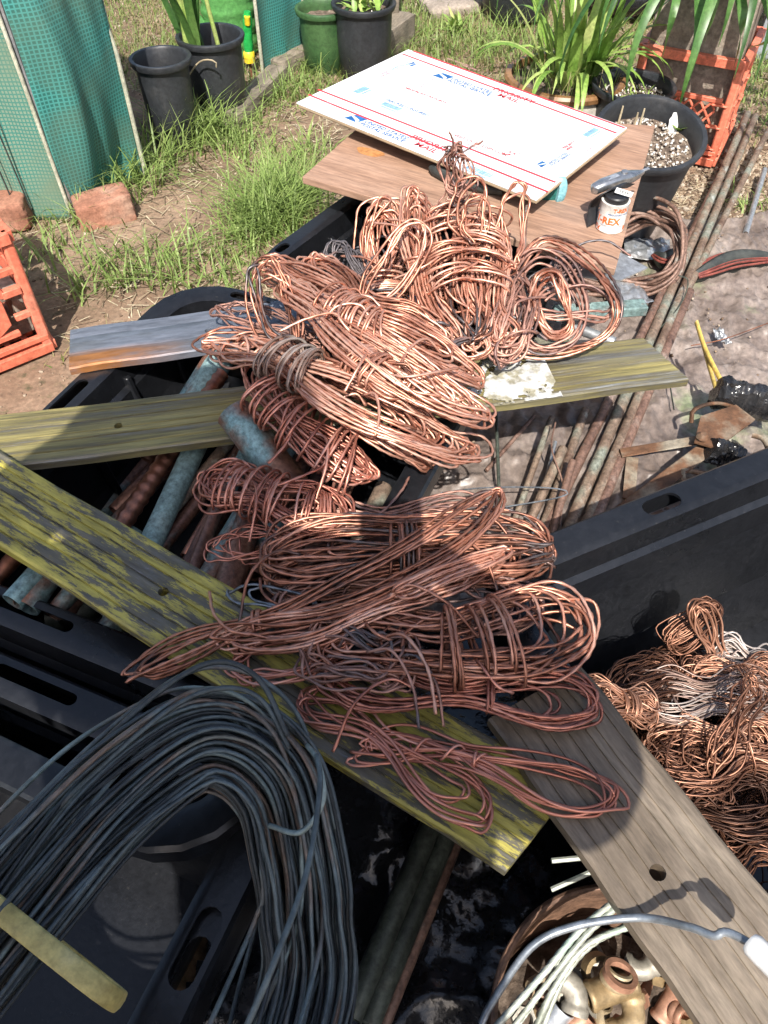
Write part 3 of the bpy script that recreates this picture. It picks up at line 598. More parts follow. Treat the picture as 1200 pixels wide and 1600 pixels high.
pp(170, 1130, 0.215, 420, 640, 0.292, .0125, 'pipe_mixed', 'brown pipe with bright turquoise patches')
pp(205, 1120, 0.235, 450, 690, 0.292, .017, 'pipe_mixed', 'thick brown pipe crusted white and green near the lower wrapped hank')
pp(300, 1110, 0.255, 430, 670, 0.292, .019, 'pipe_brown', 'thick brown pipe under the left wrapped copper hank')
pp(365, 645, 0.360, 470, 780, 0.310, .026, 'pipe_mixed', 'large blue green topped pipe end leaning beside the copper pile')
pp(345, 560, 0.285, 300, 640, 0.270, .022, 'pipe_green', 'short pale green pipe end below the long left copper loop')
pp(230, 720, 0.225, 330, 560, 0.290, .013, 'pipe_mixed', 'mottled pipe rising into the dark left corner of the tote', )
pp(40, 950, 0.265, 110, 850, 0.270, .018, 'pipe_mixed', 'short mottled pipe stub with a bright end at the left edge')
pp(-20, 985, 0.275, 110, 840, 0.280, .015, 'pipe_mixed', 'grey blotched pipe at the far left under the painted strip')
pp(60, 1010, 0.235, 190, 830, 0.250, .016, 'pipe_brown', 'brown pipe left of the verdigris pipe under the painted strip')
pp(125, 1045, 0.215, 330, 960, 0.220, .013, 'pipe_red', 'reddish brown pipe below the painted strip')
pp(150, 1060, 0.225, 320, 1000, 0.230, .011, 'pipe_red', 'lower red brown pipe beside the dark elbow')
pp(215, 1105, 0.235, 290, 1000, 0.250, .024, 'pipe_mixed', 'fat pipe stub with a rusty ring under the thin copper loops')
pp(285, 1130, 0.205, 262, 1030, 0.260, .011, 'pipe_brown', 'short brown pipe pointing at the dark wire coil')
pp(310, 1140, 0.205, 330, 1020, 0.250, .012, 'pipe_red', 'short red brown pipe beneath the arched dark wires')
pp(20, 1000, .08, 260, 620, .1, .016, 'pipe_brown', 'deep shaded pipe at the bottom of the left tote')
pp(120, 1150, .07, 420, 700, .1, .018, 'pipe_brown', 'deep shaded pipe near the middle of the left tote')
pp(380, 1050, .1, 520, 700, .12, .018, 'pipe_brown', 'deep shaded pipe at the right side of the left tote')
pp(420, 1010, 0.235, 545, 745, 0.250, .014, 'pipe_brown', 'brown pipe seen through the loops of the lower copper hanks')
pp(500, 980, 0.215, 600, 760, 0.240, .013, 'pipe_old', 'old grey pipe below the lower copper hanks')
pp(150, 850, .20, 300, 690, .23, .012, 'pipe_mixed', 'mottled pipe in the shade left of the thin dark pipe')
pp(290, 870, .255, 395, 690, .28, .008, 'pipe_copper', 'narrow bright copper pipe between the turquoise pipe and its neighbour')
pp(90, 985, .215, 215, 830, .235, .012, 'pipe_green', 'narrow greenish pipe in the group below the painted strip')
pp(180, 800, 0.190, 330, 640, 0.220, 0.0130, 'pipe_brown', 'dark brown pipe deepest in the corner between the two yellow strips')
pp(225, 850, 0.245, 400, 640, 0.270, 0.0090, 'pipe_old', 'thin grey pipe squeezed beside the pale green pipe')
pp(330, 880, 0.250, 440, 700, 0.275, 0.0120, 'pipe_green', 'green pipe right of the crusted pipe')
pp(395, 900, 0.250, 470, 720, 0.270, 0.0160, 'pipe_mixed', 'blotched pipe below the curled hank')
pp(-30, 930, 0.235, 60, 830, 0.250, 0.0120, 'pipe_copper', 'copper pipe at the picture edge below the painted strip')
pp(20, 960, 0.245, 130, 840, 0.260, 0.0100, 'pipe_brown', 'thin brown pipe second from the left below the painted strip')
pp(70, 975, 0.250, 175, 850, 0.270, 0.0120, 'pipe_mixed', 'patchy pipe in the middle of those below the painted strip')
pp(150, 1000, 0.250, 250, 890, 0.270, 0.0130, 'pipe_brown', 'brown pipe just left of the black elbow')
pp(215, 1015, 0.250, 310, 925, 0.270, 0.0110, 'pipe_red', 'reddish pipe just right of the black elbow')
pp(270, 1040, 0.255, 350, 950, 0.270, 0.0100, 'pipe_old', 'grey pipe closest to the thin copper loops')
pp(60, 900, 0.100, 330, 620, 0.120, 0.0170, 'pipe_mixed', 'deep mottled pipe on the floor of the left tote')
pp(250, 980, 0.100, 480, 680, 0.120, 0.0170, 'pipe_green', 'deep green pipe on the floor of the left tote')
# dark elbow
def elbow(name, c, dirx, r, mat, label, cat, bend=90, R=.03, L=.03, up=(0, 0, 1), group=None):
    F = frame(dirx, up); pts = [(-L-R, 0), (-R, 0)]
    for k in range(1, 9):
        t = R_(bend*k/8); pts.append((-R+R*math.sin(t), R*(1-math.cos(t))))
    e = pts[-1]; t = R_(bend); pts.append((e[0]+L*math.cos(t), e[1]+L*math.sin(t)))
    pth = np.array([[x, y, 0] for x, y in pts]) @ F.T+np.asarray(c)
    pth = resample(pth, 22); m = len(pth); rr = np.full(m, r); rr[:4] *= 1.18; rr[-4:] *= 1.18
    mb = MB(); mb.tube(pth, rr, 16, caps=False); mb.tube(pth[::-1], rr[::-1]*.78, 16, caps=False)
    # annular end rims
    n = 16
    for off, idx in ((0, 0), (m-1, m-1)):
        outer = [off*n+k for k in range(n)]; inner = [m*n+(m-1-idx)*n+k for k in range(n)]
        Va = np.vstack(mb.v); o_, i_ = Va[outer], Va[inner]
        order = [int(np.argmin(np.linalg.norm(i_-o, axis=1))) for o in o_]
        mb.p += [[outer[k], outer[(k+1) % n], inner[order[(k+1) % n]], inner[order[k]]] for k in range(n) if order[k] != order[(k+1) % n]]
    return obj(name, mb, mat, world=True, label=label, cat=cat, group=group, angle=50)
elbow('pipe_elbow', P(150, 955, .22), (1, .2, 0), .02, M['pipe_dark'], 'black pipe elbow under the painted strip on the left', 'elbow', 80)

# long pipes lying on the sheet at right
GL = 'long pipes lying on the muddy sheet'
def lp(x0, y0, x1, y1, r, mk, label, z0=.055, z1=.055): return pipe('long_pipe', P(x0, y0, z0), P(x1, y1, z1), r*.86, M[mk], label, group=GL, sides=14)
lp(1168, 178, 868, 872, .0125, 'pipe_old', 'longest brown pipe, second of the row from the left, starting by the orange crate', .06, .058)
lp(1180, 182, 893, 872, .0115, 'pipe_old', 'pale grey green pipe touching the longest brown pipe on its right', .06, .056)
lp(1135, 255, 845, 842, .0115, 'pipe_red', 'red brown pipe, leftmost of the long row', .058, .05)
lp(1200, 205, 1020, 560, .010, 'pipe_old', 'grey green pipe with white bands, right of the main row', .07, .05)
lp(1078, 455, 905, 872, .012, 'pipe_red', 'rust red pipe, rightmost of the long row, ending near the tote', .055, .055)
lp(1195, 265, 1165, 365, .009, 'galv', 'short bright metal pipe lying alone in grass at the right edge', .03, .02)
GS = 'short rods fanned out below the olive strip'
def sr(x0, y0, x1, y1, r, mk, label, z0=.05, z1=.10, **k): return pipe('short_rod', P(x0, y0, z0), P(x1, y1, z1), r, M[mk], label, group=GS, sides=10, wall=r*.5, **k)
sr(800, 825, 862, 652, .006, 'pipe_old', 'pale rod, leftmost of the fan below the olive strip')
sr(822, 828, 880, 700, .009, 'pipe_old', 'short thick rod in the fan with a grey end')
sr(845, 835, 915, 640, .0085, 'pipe_old', 'grey rod, rightmost of the fan, below the olive strip', z1=.06)
sr(858, 848, 895, 720, .007, 'pipe_red', 'reddish rod lying across the fan')
sr(832, 835, 868, 690, .0035, 'galv', 'thin straight metal wire rod in the fan', z1=.08)
sr(760, 735, 835, 650, .004, 'pipe_red', 'thin red rod lying left of the fan', z0=.05, z1=.05)
sr(775, 640, 782, 830, .0032, 'pipe_dark', 'thin dark green stake standing left of the fan', z0=.12, z1=.06)

# ------------------------------------------------------------------ copper hanks
def hank_path(C, W, n, Rb, rng, tie=.5, pinch=.25, sig=.16, svar=.06, wvar=.35, wob=.0042, lift=(0, 0), up=(0, 0, 1), zmin=None, step=.0035, power=.72, ends=None):
    """one continuous wire wound n times round an elongated, pinched loop along the centre line C"""
    C = np.asarray(C, float); m = 200; cc = smooth(C, m); Lc = plen(cc)
    tg = np.gradient(cc, axis=0); tg /= np.linalg.norm(tg, axis=1)[:, None]
    lat = np.cross(tg, np.asarray(up, float)); lat /= np.maximum(np.linalg.norm(lat, axis=1), 1e-6)[:, None]; nor = np.cross(lat, tg)
    K = n+2
    a = np.abs(rng.normal(0, svar, K)); b = 1-np.abs(rng.normal(0, svar, K))
    Wk = W*(1+rng.uniform(-wvar, wvar*.4, K)); sh = rng.normal(0, .16, K)*W; odd = rng.random(K) < .07; Wk = np.where(odd, Wk*1.5, Wk); a = np.where(rng.random(K) < .12, a+.22, a); b = np.where(rng.random(K) < .12, b-.22, b)
    ph1 = rng.uniform(0, 6.28, (K, 3)); o1 = rng.uniform(-1, 1, (K, 4)); lf = rng.uniform(.2, 1, (K, 2))
    N = max(40, int(n*2*Lc*1.1/step)); tt = np.linspace(0, n, N); k0 = np.floor(tt).astype(int); f = tt-k0; f = f*f*(3-2*f)
    def ip(A): return A[k0]*(1-f)[..., None]+A[k0+1]*f[..., None] if A.ndim == 2 else A[k0]*(1-f)+A[k0+1]*f
    phi = 2*np.pi*tt; cs, sn = np.cos(phi), np.sin(phi)
    aa, bb = ip(a), ip(b)
    s = (aa+bb)/2-(bb-aa)/2*np.sign(cs)*np.abs(cs)**power
    w_ = ip(Wk)*np.sign(sn)*np.abs(sn)**.8
    ties = tie if isinstance(tie, (list, tuple)) else [tie]
    pin = np.ones(N)
    for t in ties: pin = pin*(1-(1-pinch)*np.exp(-((s-t)/sig)**2))
    s = np.clip(s, 0, 1); x = s*(m-1); i0 = np.minimum(x.astype(int), m-2); fr = (x-i0)[:, None]
    c = cc[i0]*(1-fr)+cc[i0+1]*fr; l = lat[i0]; no = nor[i0]
    O = ip(o1)
    e = np.abs(2*s-1)
    rb = Rb*(1+.5*(pin-.5))
    d1 = (O[:, 0]*(sn > 0)+O[:, 1]*(sn <= 0))
    # smooth side blend
    bl = .5+.5*np.tanh(sn*3); d1 = O[:, 0]*bl+O[:, 1]*(1-bl); d2 = O[:, 2]*bl+O[:, 3]*(1-bl)
    H1 = ip(ph1)
    wig = wob*(np.sin(phi*2+H1[:, 0])+.6*np.sin(phi*5+H1[:, 1])); wig2 = wob*.7*(np.sin(phi*3+H1[:, 2])+.5*np.sin(phi*7+H1[:, 0]))
    kk_ = rng.normal(0, 1, max(8, int(n*9))); kn = np.interp(np.linspace(0, 1, N), np.linspace(0, 1, len(kk_)), kk_)*wob*.3; kk2 = rng.normal(0, 1, len(kk_)); kn2 = np.interp(np.linspace(0, 1, N), np.linspace(0, 1, len(kk_)), kk2)*wob*.3
    p = c+no*kn2[:, None]+l*kn[:, None]+l*((w_+ip(sh)*e)*pin+d1*rb+wig)[:, None]+no*(d2*rb*.62+wig2*pin)[:, None]
    LF = ip(lf); p[:, 2] += lift[0]*LF[:, 0]*np.clip(1-2*s, 0, 1)**2+lift[1]*LF[:, 1]*np.clip(2*s-1, 0, 1)**2
    if zmin is not None: p[:, 2] = np.where(p[:, 2] < zmin, zmin+(p[:, 2]-zmin)*.08, p[:, 2])
    return resample(p, max(20, int(plen(p)/step)))
def wrap_path(C, s0, s1, turns, ra, rb, rng, up=(0, 0, 1), jit=.22, step=.0035, slant=0.0):
    cc = smooth(np.asarray(C, float), 200); tg = np.gradient(cc, axis=0); tg /= np.linalg.norm(tg, axis=1)[:, None]
    lat = np.cross(tg, np.asarray(up, float)); lat /= np.maximum(np.linalg.norm(lat, axis=1), 1e-6)[:, None]; nor = np.cross(lat, tg)
    N = int(turns*40); t = np.linspace(0, 1, N); th = 2*np.pi*turns*t
    K = int(turns)+3; js = rng.normal(0, jit, K); jr = 1+rng.normal(0, jit*.6, K); kk = np.clip(t*turns, 0, K-2); k0 = kk.astype(int); f = kk-k0
    J = js[k0]*(1-f)+js[k0+1]*f; Q = jr[k0]*(1-f)+jr[k0+1]*f
    s = np.clip(s0+(s1-s0)*t+J*(s1-s0)*.5+slant*np.cos(th), 0, 1); x = s*199; i0 = np.minimum(x.astype(int), 198); fr = (x-i0)[:, None]
    c = cc[i0]*(1-fr)+cc[i0+1]*fr
    p = c+lat[i0]*(ra*Q*np.cos(th))[:, None]+nor[i0]*(rb*Q*np.sin(th))[:, None]
    return resample(p, max(20, int(plen(p)/step)))
def walk(n, rng, lo=.15, hi=.85, base=None):
    k = max(3, n//45); v = rng.uniform(lo, hi, k); return np.interp(np.linspace(0, k-1, n), np.arange(k), v)
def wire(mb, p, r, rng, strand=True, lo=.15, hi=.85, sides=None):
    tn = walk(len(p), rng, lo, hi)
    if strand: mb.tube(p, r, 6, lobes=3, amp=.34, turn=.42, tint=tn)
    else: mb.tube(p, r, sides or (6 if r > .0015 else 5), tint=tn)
HN = 0
def hank(label, pts, W, n, r=.0028, mat='copper', wraps=(), Rb=None, strand=True, group='twisted hanks of copper wire', name='copper_hank', tone=(.15, .85), tail=None, wmat=None, wtone=None, **k):
    """pts: (x, y, z) pixel + height of the centre line; wraps: (s0, s1, turns, ra, rb)"""
    global HN; HN += 1; n = int(n*1.45) if n > 4 else n; r = r*.86 if strand else r; rng = np.random.default_rng(100+HN)
    dt = rng.uniform(-.28, .12); tone = (tone[0]+dt, tone[1]+dt); C = [P(*q) for q in pts]; Rb = Rb if Rb is not None else r*math.sqrt(2*n)*1.05
    W = W*.88 if strand and n > 9 else W
    step = k.pop('step', .0036 if strand else .005)
    base = np.mean(C, axis=0)
    t = thing(name, label, 'wire hank', (base[0], base[1], min(c[2] for c in C)-Rb), group=group)
    mb = MB(); wire(mb, hank_path(C, W, n, Rb, rng, step=step, **k), r, rng, strand, *tone)
    obj('loops', mb, M[mat], t, world=True, angle=None)
    for wq in wraps:
        s0, s1, turns, ra, rb = wq[:5]; turns = turns*1.7 if turns > 4 else turns
        mb = MB(); wire(mb, wrap_path(C, s0, s1, turns, ra, rb*.8, rng, up=k.get('up', (0, 0, 1)), step=step, slant=wq[5] if len(wq) > 5 else 0), r, rng, strand, *(wtone or tone))
        obj('wrapping', mb, M[wmat or mat], t, world=True, angle=None)
    if strand and n > 7:
        cq = smooth(C, 60); upv = np.asarray(k.get('up', (0, 0, 1)), float)
        for j in range(2):
            i0 = int(rng.uniform(8, 50)); tgv = unit(cq[min(59, i0+1)]-cq[i0-1])*rng.choice([-1, 1]); ltv = unit(np.cross(tgv, upv))*rng.choice([-1, 1]); L_ = rng.uniform(.05, .11); q0_ = cq[i0]+upv*Rb*.5
            pth = [q0_, q0_+tgv*L_*.3+upv*.012, q0_+tgv*L_*.6+ltv*L_*.35+upv*rng.uniform(.0, .02), q0_+tgv*L_*.75+ltv*L_*.8-upv*.006]
            mb = MB(); q = smooth(pth, 40); q = resample(q, max(12, int(plen(q)/step))); wire(mb, q, r, rng, strand, *tone); obj('loose_end', mb, M[mat], t, world=True, angle=None)
    if tail is not None:
        mb = MB(); q = smooth([P(*c) for c in tail], 60); q = resample(q, max(20, int(plen(q)/step))); wire(mb, q, r, rng, strand, *tone)
        obj('loose_end', mb, M[mat], t, world=True, angle=None)
    return t
F = (0, -.75, .66)        # facing the camera, for hanks standing up
# --- upper pile, back row, leaning up against the plywood
hank('upright hank of tall narrow loops at the back left of the upper pile', [(605, 490, .36), (598, 400, .40), (606, 300, .47)], .036, 11, tie=.25, pinch=.35, up=F, wraps=[(.10, .38, 6, .035, .025)], wvar=.5, tone=(.3, .95))
hank('dark frayed hank poking up left of the tall narrow loops', [(585, 480, .36), (545, 420, .39), (520, 372, .41)], .022, 8, r=.0024, mat='copper_dull', tie=.2, pinch=.4, up=F, tone=(.0, .5))
hank('broad single loop of pale copper leaning across the back of the pile', [(545, 500, .40), (610, 430, .44), (668, 335, .50)], .030, 4, tie=.1, pinch=.3, up=F, tone=(.6, 1), wob=.003)
hank('straight upright hank tied at its middle with a thin ring', [(668, 520, .37), (655, 420, .43), (648, 288, .50)], .016, 9, tie=.4, pinch=.45, up=F, wraps=[(.42, .47, 3, .020, .018)], tone=(.35, .9))
hank('fat upright hank with stacked arching turns, left of two', [(745, 560, .37), (706, 450, .42), (692, 320, .48)], .040, 12, tie=.15, pinch=.5, up=F, wraps=[(.45, .92, 11, .036, .030, .03)], tone=(.3, .95))
hank('fat upright hank with stacked arching turns, right of two', [(790, 540, .38), (756, 450, .42), (758, 330, .48)], .036, 11, tie=.2, pinch=.5, up=F, wraps=[(.42, .95, 10, .036, .030, -.03)], tone=(.25, .9))
hank('thin pointed hank with a wispy tip, rising over the cardboard', [(716, 320, .49), (708, 262, .54), (704, 226, .58)], .017, 8, r=.002, mat='copper_dull', tie=.9, pinch=.15, up=F, tone=(.1, .7), wob=.008, tail=[(706, 240, .57), (708, 222, .59), (702, 206, .61)])
hank('three tall open loops standing in front of the cardboard', [(745, 400, .45), (742, 330, .50), (744, 268, .55)], .024, 4, tie=.1, pinch=.5, up=F, svar=.12, wvar=.7, tone=(.1, .7))
hank('single tall open loop at the right of the back row', [(800, 420, .44), (803, 350, .48), (806, 284, .53)], .018, 3, tie=.1, pinch=.5, up=F, svar=.05, tone=(.5, 1))
hank('grey brown hank hanging down to the olive strip', [(812, 430, .40), (800, 500, .40), (772, 575, .36)], .020, 10, mat='copper_dull', tie=.05, pinch=.45, up=F, tone=(.2, .75), wob=.004)
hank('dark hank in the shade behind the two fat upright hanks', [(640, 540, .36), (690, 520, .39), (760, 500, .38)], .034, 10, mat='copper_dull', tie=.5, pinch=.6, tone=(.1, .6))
hank('brown hank drooping between the fat upright hanks', [(735, 340, .45), (728, 430, .42), (745, 540, .39)], .026, 8, tie=.3, pinch=.4, up=F, tone=(.15, .7))
hank('low brown hank filling the back of the pile beside the dark frayed hank', [(560, 390, .38), (600, 470, .38), (680, 540, .36)], .032, 9, mat='copper_dull', tie=.5, pinch=.6, tone=(.2, .7))
# --- ring and tangle on the right of the pile
def ring(label, cen, n, r, mat, spread, rng_seed, turns_tone=(.2, .8), name='copper_ring', cat='wire ring', strand=True, group=None, wob=.004, closed=False, step=.0035, zspread=None, parent=None, pname='loops'):
    rng = np.random.default_rng(rng_seed); cc = smooth([q if isinstance(q, np.ndarray) else P(*q) for q in cen], 240, closed=True)
    tg = np.roll(cc, -1, 0)-np.roll(cc, 1, 0); tg /= np.linalg.norm(tg, axis=1)[:, None]
    nrm = unit(np.sum(np.cross(cc-cc.mean(0), np.roll(cc, -1, 0)-cc.mean(0)), axis=0)); rad = np.cross(tg, nrm)
    K = n+2; o = rng.uniform(-1, 1, (K, 2)); ph = rng.uniform(0, 6.28, (K, 2)); N = int(n*plen(cc)/step); tt = np.linspace(0, n-.02, N); k0 = tt.astype(int); f = tt-k0; f = f*f*(3-2*f)
    A = o[k0]*(1-f)[:, None]+o[k0+1]*f[:, None]; H = ph[k0]*(1-f)[:, None]+ph[k0+1]*f[:, None]
    x = (tt % 1)*239; i0 = np.minimum(x.astype(int), 238); fr = (x-i0)[:, None]; c = cc[i0]*(1-fr)+cc[i0+1]*fr
    zs = spread if zspread is None else zspread
    p = c+rad[i0]*(A[:, 0]*spread+wob*np.sin(2*np.pi*tt*2+H[:, 0]))[:, None]+nrm*(A[:, 1]*zs+wob*np.sin(2*np.pi*tt*3+H[:, 1]))[:, None]
    p = resample(p, max(30, int(plen(p)/step)))
    mb = MB(); wire(mb, p, r, rng, strand, *turns_tone)
    if parent is not None: return obj(pname, mb, M[mat], parent, world=True, angle=None), cc, rad, nrm
    t = thing(name, label, cat, tuple(cc.mean(0)), group=group)
    obj(pname, mb, M[mat], t, world=True, angle=None)
    return t
ring('big open ring of copper strands resting on the olive strip', [(800, 430, .40), (850, 375, .43), (915, 405, .43), (968, 470, .41), (950, 525, .37), (870, 548, .355), (790, 535, .36), (770, 480, .38)], 6, .0027, 'copper', .010, 501, (.2, .9))
ring('tight bright inner loop within the big open ring', [(845, 440, .41), (866, 432, .43), (880, 470, .41), (886, 510, .375), (862, 520, .375), (838, 480, .40)], 8, .0028, 'copper', .009, 503, (.35, 1))
ring('dull pinkish loop crossing the middle of the big open ring', [(840, 475, .40), (885, 445, .41), (950, 465, .40), (945, 490, .39), (880, 485, .40)], 4, .0024, 'copper_dull', .008, 504, (.3, .9))
ring('wide slack ring at the right side of the pile', [(830, 400, .42), (885, 410, .42), (912, 470, .40), (895, 530, .37), (830, 540, .365), (790, 470, .40)], 5, .0025, 'copper_dull', .012, 505, (.2, .8))
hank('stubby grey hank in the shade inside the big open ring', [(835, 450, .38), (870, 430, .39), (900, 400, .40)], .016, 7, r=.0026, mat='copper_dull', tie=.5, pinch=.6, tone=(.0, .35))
# --- upper pile, middle
hank('long hank with a wrapped waist, reaching to the olive strip', [(415, 420, .40), (500, 460, .43), (600, 515, .44), (690, 560, .40), (758, 598, .36)], .030, 12, tie=.52, pinch=.45, sig=.14, wraps=[(.40, .62, 9, .030, .024, .02)], lift=(.02, 0), tone=(.4, 1))
hank('tall loop hank standing up at the left end of the pile', [(470, 560, .38), (430, 490, .41), (412, 395, .47)], .026, 5, tie=.1, pinch=.4, up=F, tone=(.35, .95), svar=.1)
hank('long smooth hank of many strands sweeping to the lower right', [(440, 440, .42), (540, 520, .445), (660, 600, .42), (780, 660, .375)], .034, 13, tie=.25, pinch=.4, sig=.2, tone=(.45, 1), wob=.004)
hank('hank with a grey wrapped waist and the longest left loop', [(306, 535, .37), (400, 545, .39), (480, 580, .42), (600, 640, .41), (700, 690, .36), (772, 700, .33)], .042, 12, tie=.36, pinch=.35, sig=.14, svar=.11, wraps=[(.30, .46, 8, .040, .030, .02)], wmat='copper_tin', wtone=(.1, .7), tone=(.4, 1))
hank('hank lying below the grey waisted one, its loops near the pipe rods', [(420, 540, .37), (520, 610, .39), (620, 670, .37), (690, 740, .31)], .036, 11, tie=.4, pinch=.5, tone=(.3, .9))
hank('loosely coiled hank with big curls beside the large pipe end', [(395, 560, .37), (440, 640, .385), (510, 700, .37), (590, 755, .34)], .030, 9, tie=.5, pinch=.5, wraps=[(.25, .85, 12, .040, .032, .03)], mat='copper_red', tone=(.3, .95))
hank('brown hank tucked under the left end of the upper pile', [(330, 480, .35), (420, 500, .36), (520, 540, .37)], .030, 6, r=.0022, mat='copper_dull', tie=.7, pinch=.4, tone=(.2, .8))
hank('short hank with a neat ring of turns in the heart of the upper pile', [(520, 530, .42), (580, 575, .43), (650, 610, .42)], .026, 8, tie=.5, pinch=.5, wraps=[(.4, .65, 7, .028, .022)], tone=(.4, 1))
hank('inner hank of the pile with loops towards the pink ring', [(480, 400, .40), (560, 470, .42), (640, 500, .42), (720, 540, .38)], .036, 10, tie=.5, pinch=.5, tone=(.3, .9))
# --- lower pile
ZL = .352
hank('curled hank with a bulky wrapped middle, below the large pipe end', [(308, 748, .34), (400, 770, .36), (480, 795, .36), (560, 800, .345)], .034, 9, r=.0024, mat='copper_red', tie=.45, pinch=.45, wraps=[(.22, .62, 11, .036, .030, .02), (.72, .85, 5, .026, .024)], svar=.09, tone=(.25, .9))
hank('thin loops trailing left of the thickest hank', [(310, 860, .335), (380, 850, .34), (480, 850, .345)], .028, 5, r=.0018, mat='copper_red', tie=.8, pinch=.3, svar=.14, tone=(.2, .8))
hank('thickest hank of long parallel strands tied in the middle', [(408, 885, .355), (520, 868, .365), (640, 858, .37), (760, 858, .365), (868, 862, .35)], .046, 18, r=.0026, tie=.5, pinch=.62, sig=.2, svar=.02, wraps=[(.45, .53, 6, .036, .026)], tone=(.3, .95), wob=.004, Rb=.022)
hank('long slack hank with a high loop pointing at the pipes', [(186, 1062, .345), (330, 995, .355), (520, 930, .38), (680, 850, .40), (785, 762, .40)], .024, 5, r=.0026, tie=.33, pinch=.18, sig=.14, svar=.03, wob=.003, tone=(.45, 1), wraps=[(.31, .335, 3, .012, .010)])
hank('second slack hank leading up to a folded cable end', [(330, 1000, .355), (480, 985, .37), (620, 935, .385), (800, 868, .375)], .014, 6, r=.0026, tie=.5, pinch=.5, tone=(.4, .95), wob=.004)
hank('pale straight cable end lying across the lower pile', [(615, 935, .395), (700, 895, .40), (805, 862, .395)], .007, 5, r=.0026, tie=.5, pinch=.8, tone=(.7, 1), wob=.001)
hank('hank with spaced wrapping turns and huge open loops on the right', [(480, 1000, .36), (600, 1005, .375), (700, 1010, .385), (820, 990, .38), (935, 975, .37)], .052, 11, r=.0026, tie=.42, pinch=.5, sig=.24, svar=.06, wraps=[(.42, .66, 8, .042, .034)], lift=(0, .03), tone=(.35, 1), wob=.005)
hank('dark curled hank nested left of the spaced wrapping turns', [(470, 1010, .365), (560, 1020, .38), (660, 1040, .37)], .038, 8, r=.0022, mat='copper_dull', tie=.6, pinch=.6, tone=(.2, .7), wob=.008)
hank('flat hank tied once, with two round loops over the brown strip', [(500, 1050, .355), (640, 1078, .368), (775, 1085, .372), (940, 1098, .372)], .036, 9, r=.0024, tie=.5, pinch=.28, sig=.2, svar=.05, wraps=[(.60, .635, 3, .020, .015)], mat='copper_red', tone=(.4, 1), wob=.003)
hank('bunch of thin loops spread on the painted strip', [(346, 1040, .347), (440, 1025, .355), (560, 1005, .37)], .026, 6, r=.0017, mat='copper_red', tie=.85, pinch=.25, svar=.1, tone=(.5, 1), strand=False)
hank('loose thin hank with its round end hanging over the painted strip', [(468, 1088, .345), (560, 1130, .352), (660, 1205, .352), (775, 1282, .35)], .022, 5, r=.0017, mat='copper_red', tie=.42, pinch=.25, sig=.2, svar=.05, wob=.004, strand=False, tone=(.4, .95))
hank('thin hank with one wide loop on the brown strip', [(538, 1178, .347), (640, 1165, .352), (760, 1190, .365), (870, 1230, .367), (996, 1252, .366)], .022, 5, r=.0016, mat='copper_red', tie=.42, pinch=.2, sig=.22, svar=.06, wob=.003, strand=False, tone=(.4, .95), wraps=[(.28, .52, 3.5, .008, .008)])
hank('lone grey loop at the left of the thickest hank', [(350, 925, .352), (420, 930, .358), (500, 950, .365)], .018, 2, r=.0022, mat='grey_wire', tie=1, pinch=.3, svar=.02, wob=.002)
hank('dull brown hank squeezed between the thickest hank and the wrapped one', [(420, 950, .35), (560, 940, .36), (700, 945, .36), (860, 940, .355)], .036, 9, r=.0024, mat='copper_dull', tie=.5, pinch=.6, tone=(.2, .75))
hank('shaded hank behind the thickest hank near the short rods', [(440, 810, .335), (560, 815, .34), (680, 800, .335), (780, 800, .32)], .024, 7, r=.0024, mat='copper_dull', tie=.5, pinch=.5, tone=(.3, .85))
# --- thin copper in the right tote
GT = 'bundles of thin copper wire in the right tote'
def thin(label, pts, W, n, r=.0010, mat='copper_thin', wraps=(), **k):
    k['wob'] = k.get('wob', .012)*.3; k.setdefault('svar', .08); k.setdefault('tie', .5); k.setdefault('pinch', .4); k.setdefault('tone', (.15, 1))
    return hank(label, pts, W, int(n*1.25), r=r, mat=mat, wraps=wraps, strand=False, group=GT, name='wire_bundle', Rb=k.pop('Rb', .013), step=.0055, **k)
thin('pale looped bundle standing tallest in the right tote', [(1125, 1060, .20), (1108, 1000, .24), (1080, 936, .29)], .014, 5, r=.0014, up=F, tie=.35, pinch=.5, svar=.16, tone=(.5, 1), wob=.006)
thin('cut brush ended bundle beside the tallest loops', [(1040, 1010, .22), (1080, 980, .24), (1125, 940, .26)], .010, 16, tie=.6, pinch=.7, tone=(.3, .9), wob=.003)
thin('silvery looped bundle at the back of the right tote', [(1110, 1010, .22), (1150, 1025, .22), (1215, 1055, .20)], .026, 14, r=.0014, mat='copper_tin', tone=(.3, 1))
thin('fanned brown bundle lying against the inner wall of the right tote', [(945, 1095, .25), (1000, 1065, .25), (1060, 1045, .22)], .018, 18, tie=.0, pinch=.4, tone=(.3, .9))
thin('tangled dark bundle below the fanned one', [(1020, 1020, .20), (1060, 1050, .21), (1110, 1060, .20)], .040, 22, tone=(.0, .6), wob=.02)
thin('long bundle tied with a knot at the right edge', [(1060, 1050, .22), (1130, 1065, .23), (1230, 1050, .22)], .022, 20, tie=.6, wraps=[(.5, .6, 4, .022, .02)], tone=(.3, .85))
thin('dark bundle with white metal curls in the middle of the right tote', [(990, 1085, .23), (1080, 1090, .24), (1220, 1080, .23)], .026, 20, mat='copper_tin', tone=(.0, .8))
thin('light brown bundle with a bound neck beside the brown strip', [(900, 1080, .30), (955, 1095, .29), (1030, 1110, .26)], .018, 18, tie=.55, pinch=.4, wraps=[(.5, .7, 8, .016, .014)], tone=(.5, 1))
thin('broad golden bundle in the middle of the right tote', [(1000, 1160, .22), (1090, 1180, .24), (1230, 1140, .23)], .036, 26, tie=.6, wraps=[(.6, .66, 3, .03, .024)], tone=(.4, 1), wob=.016)
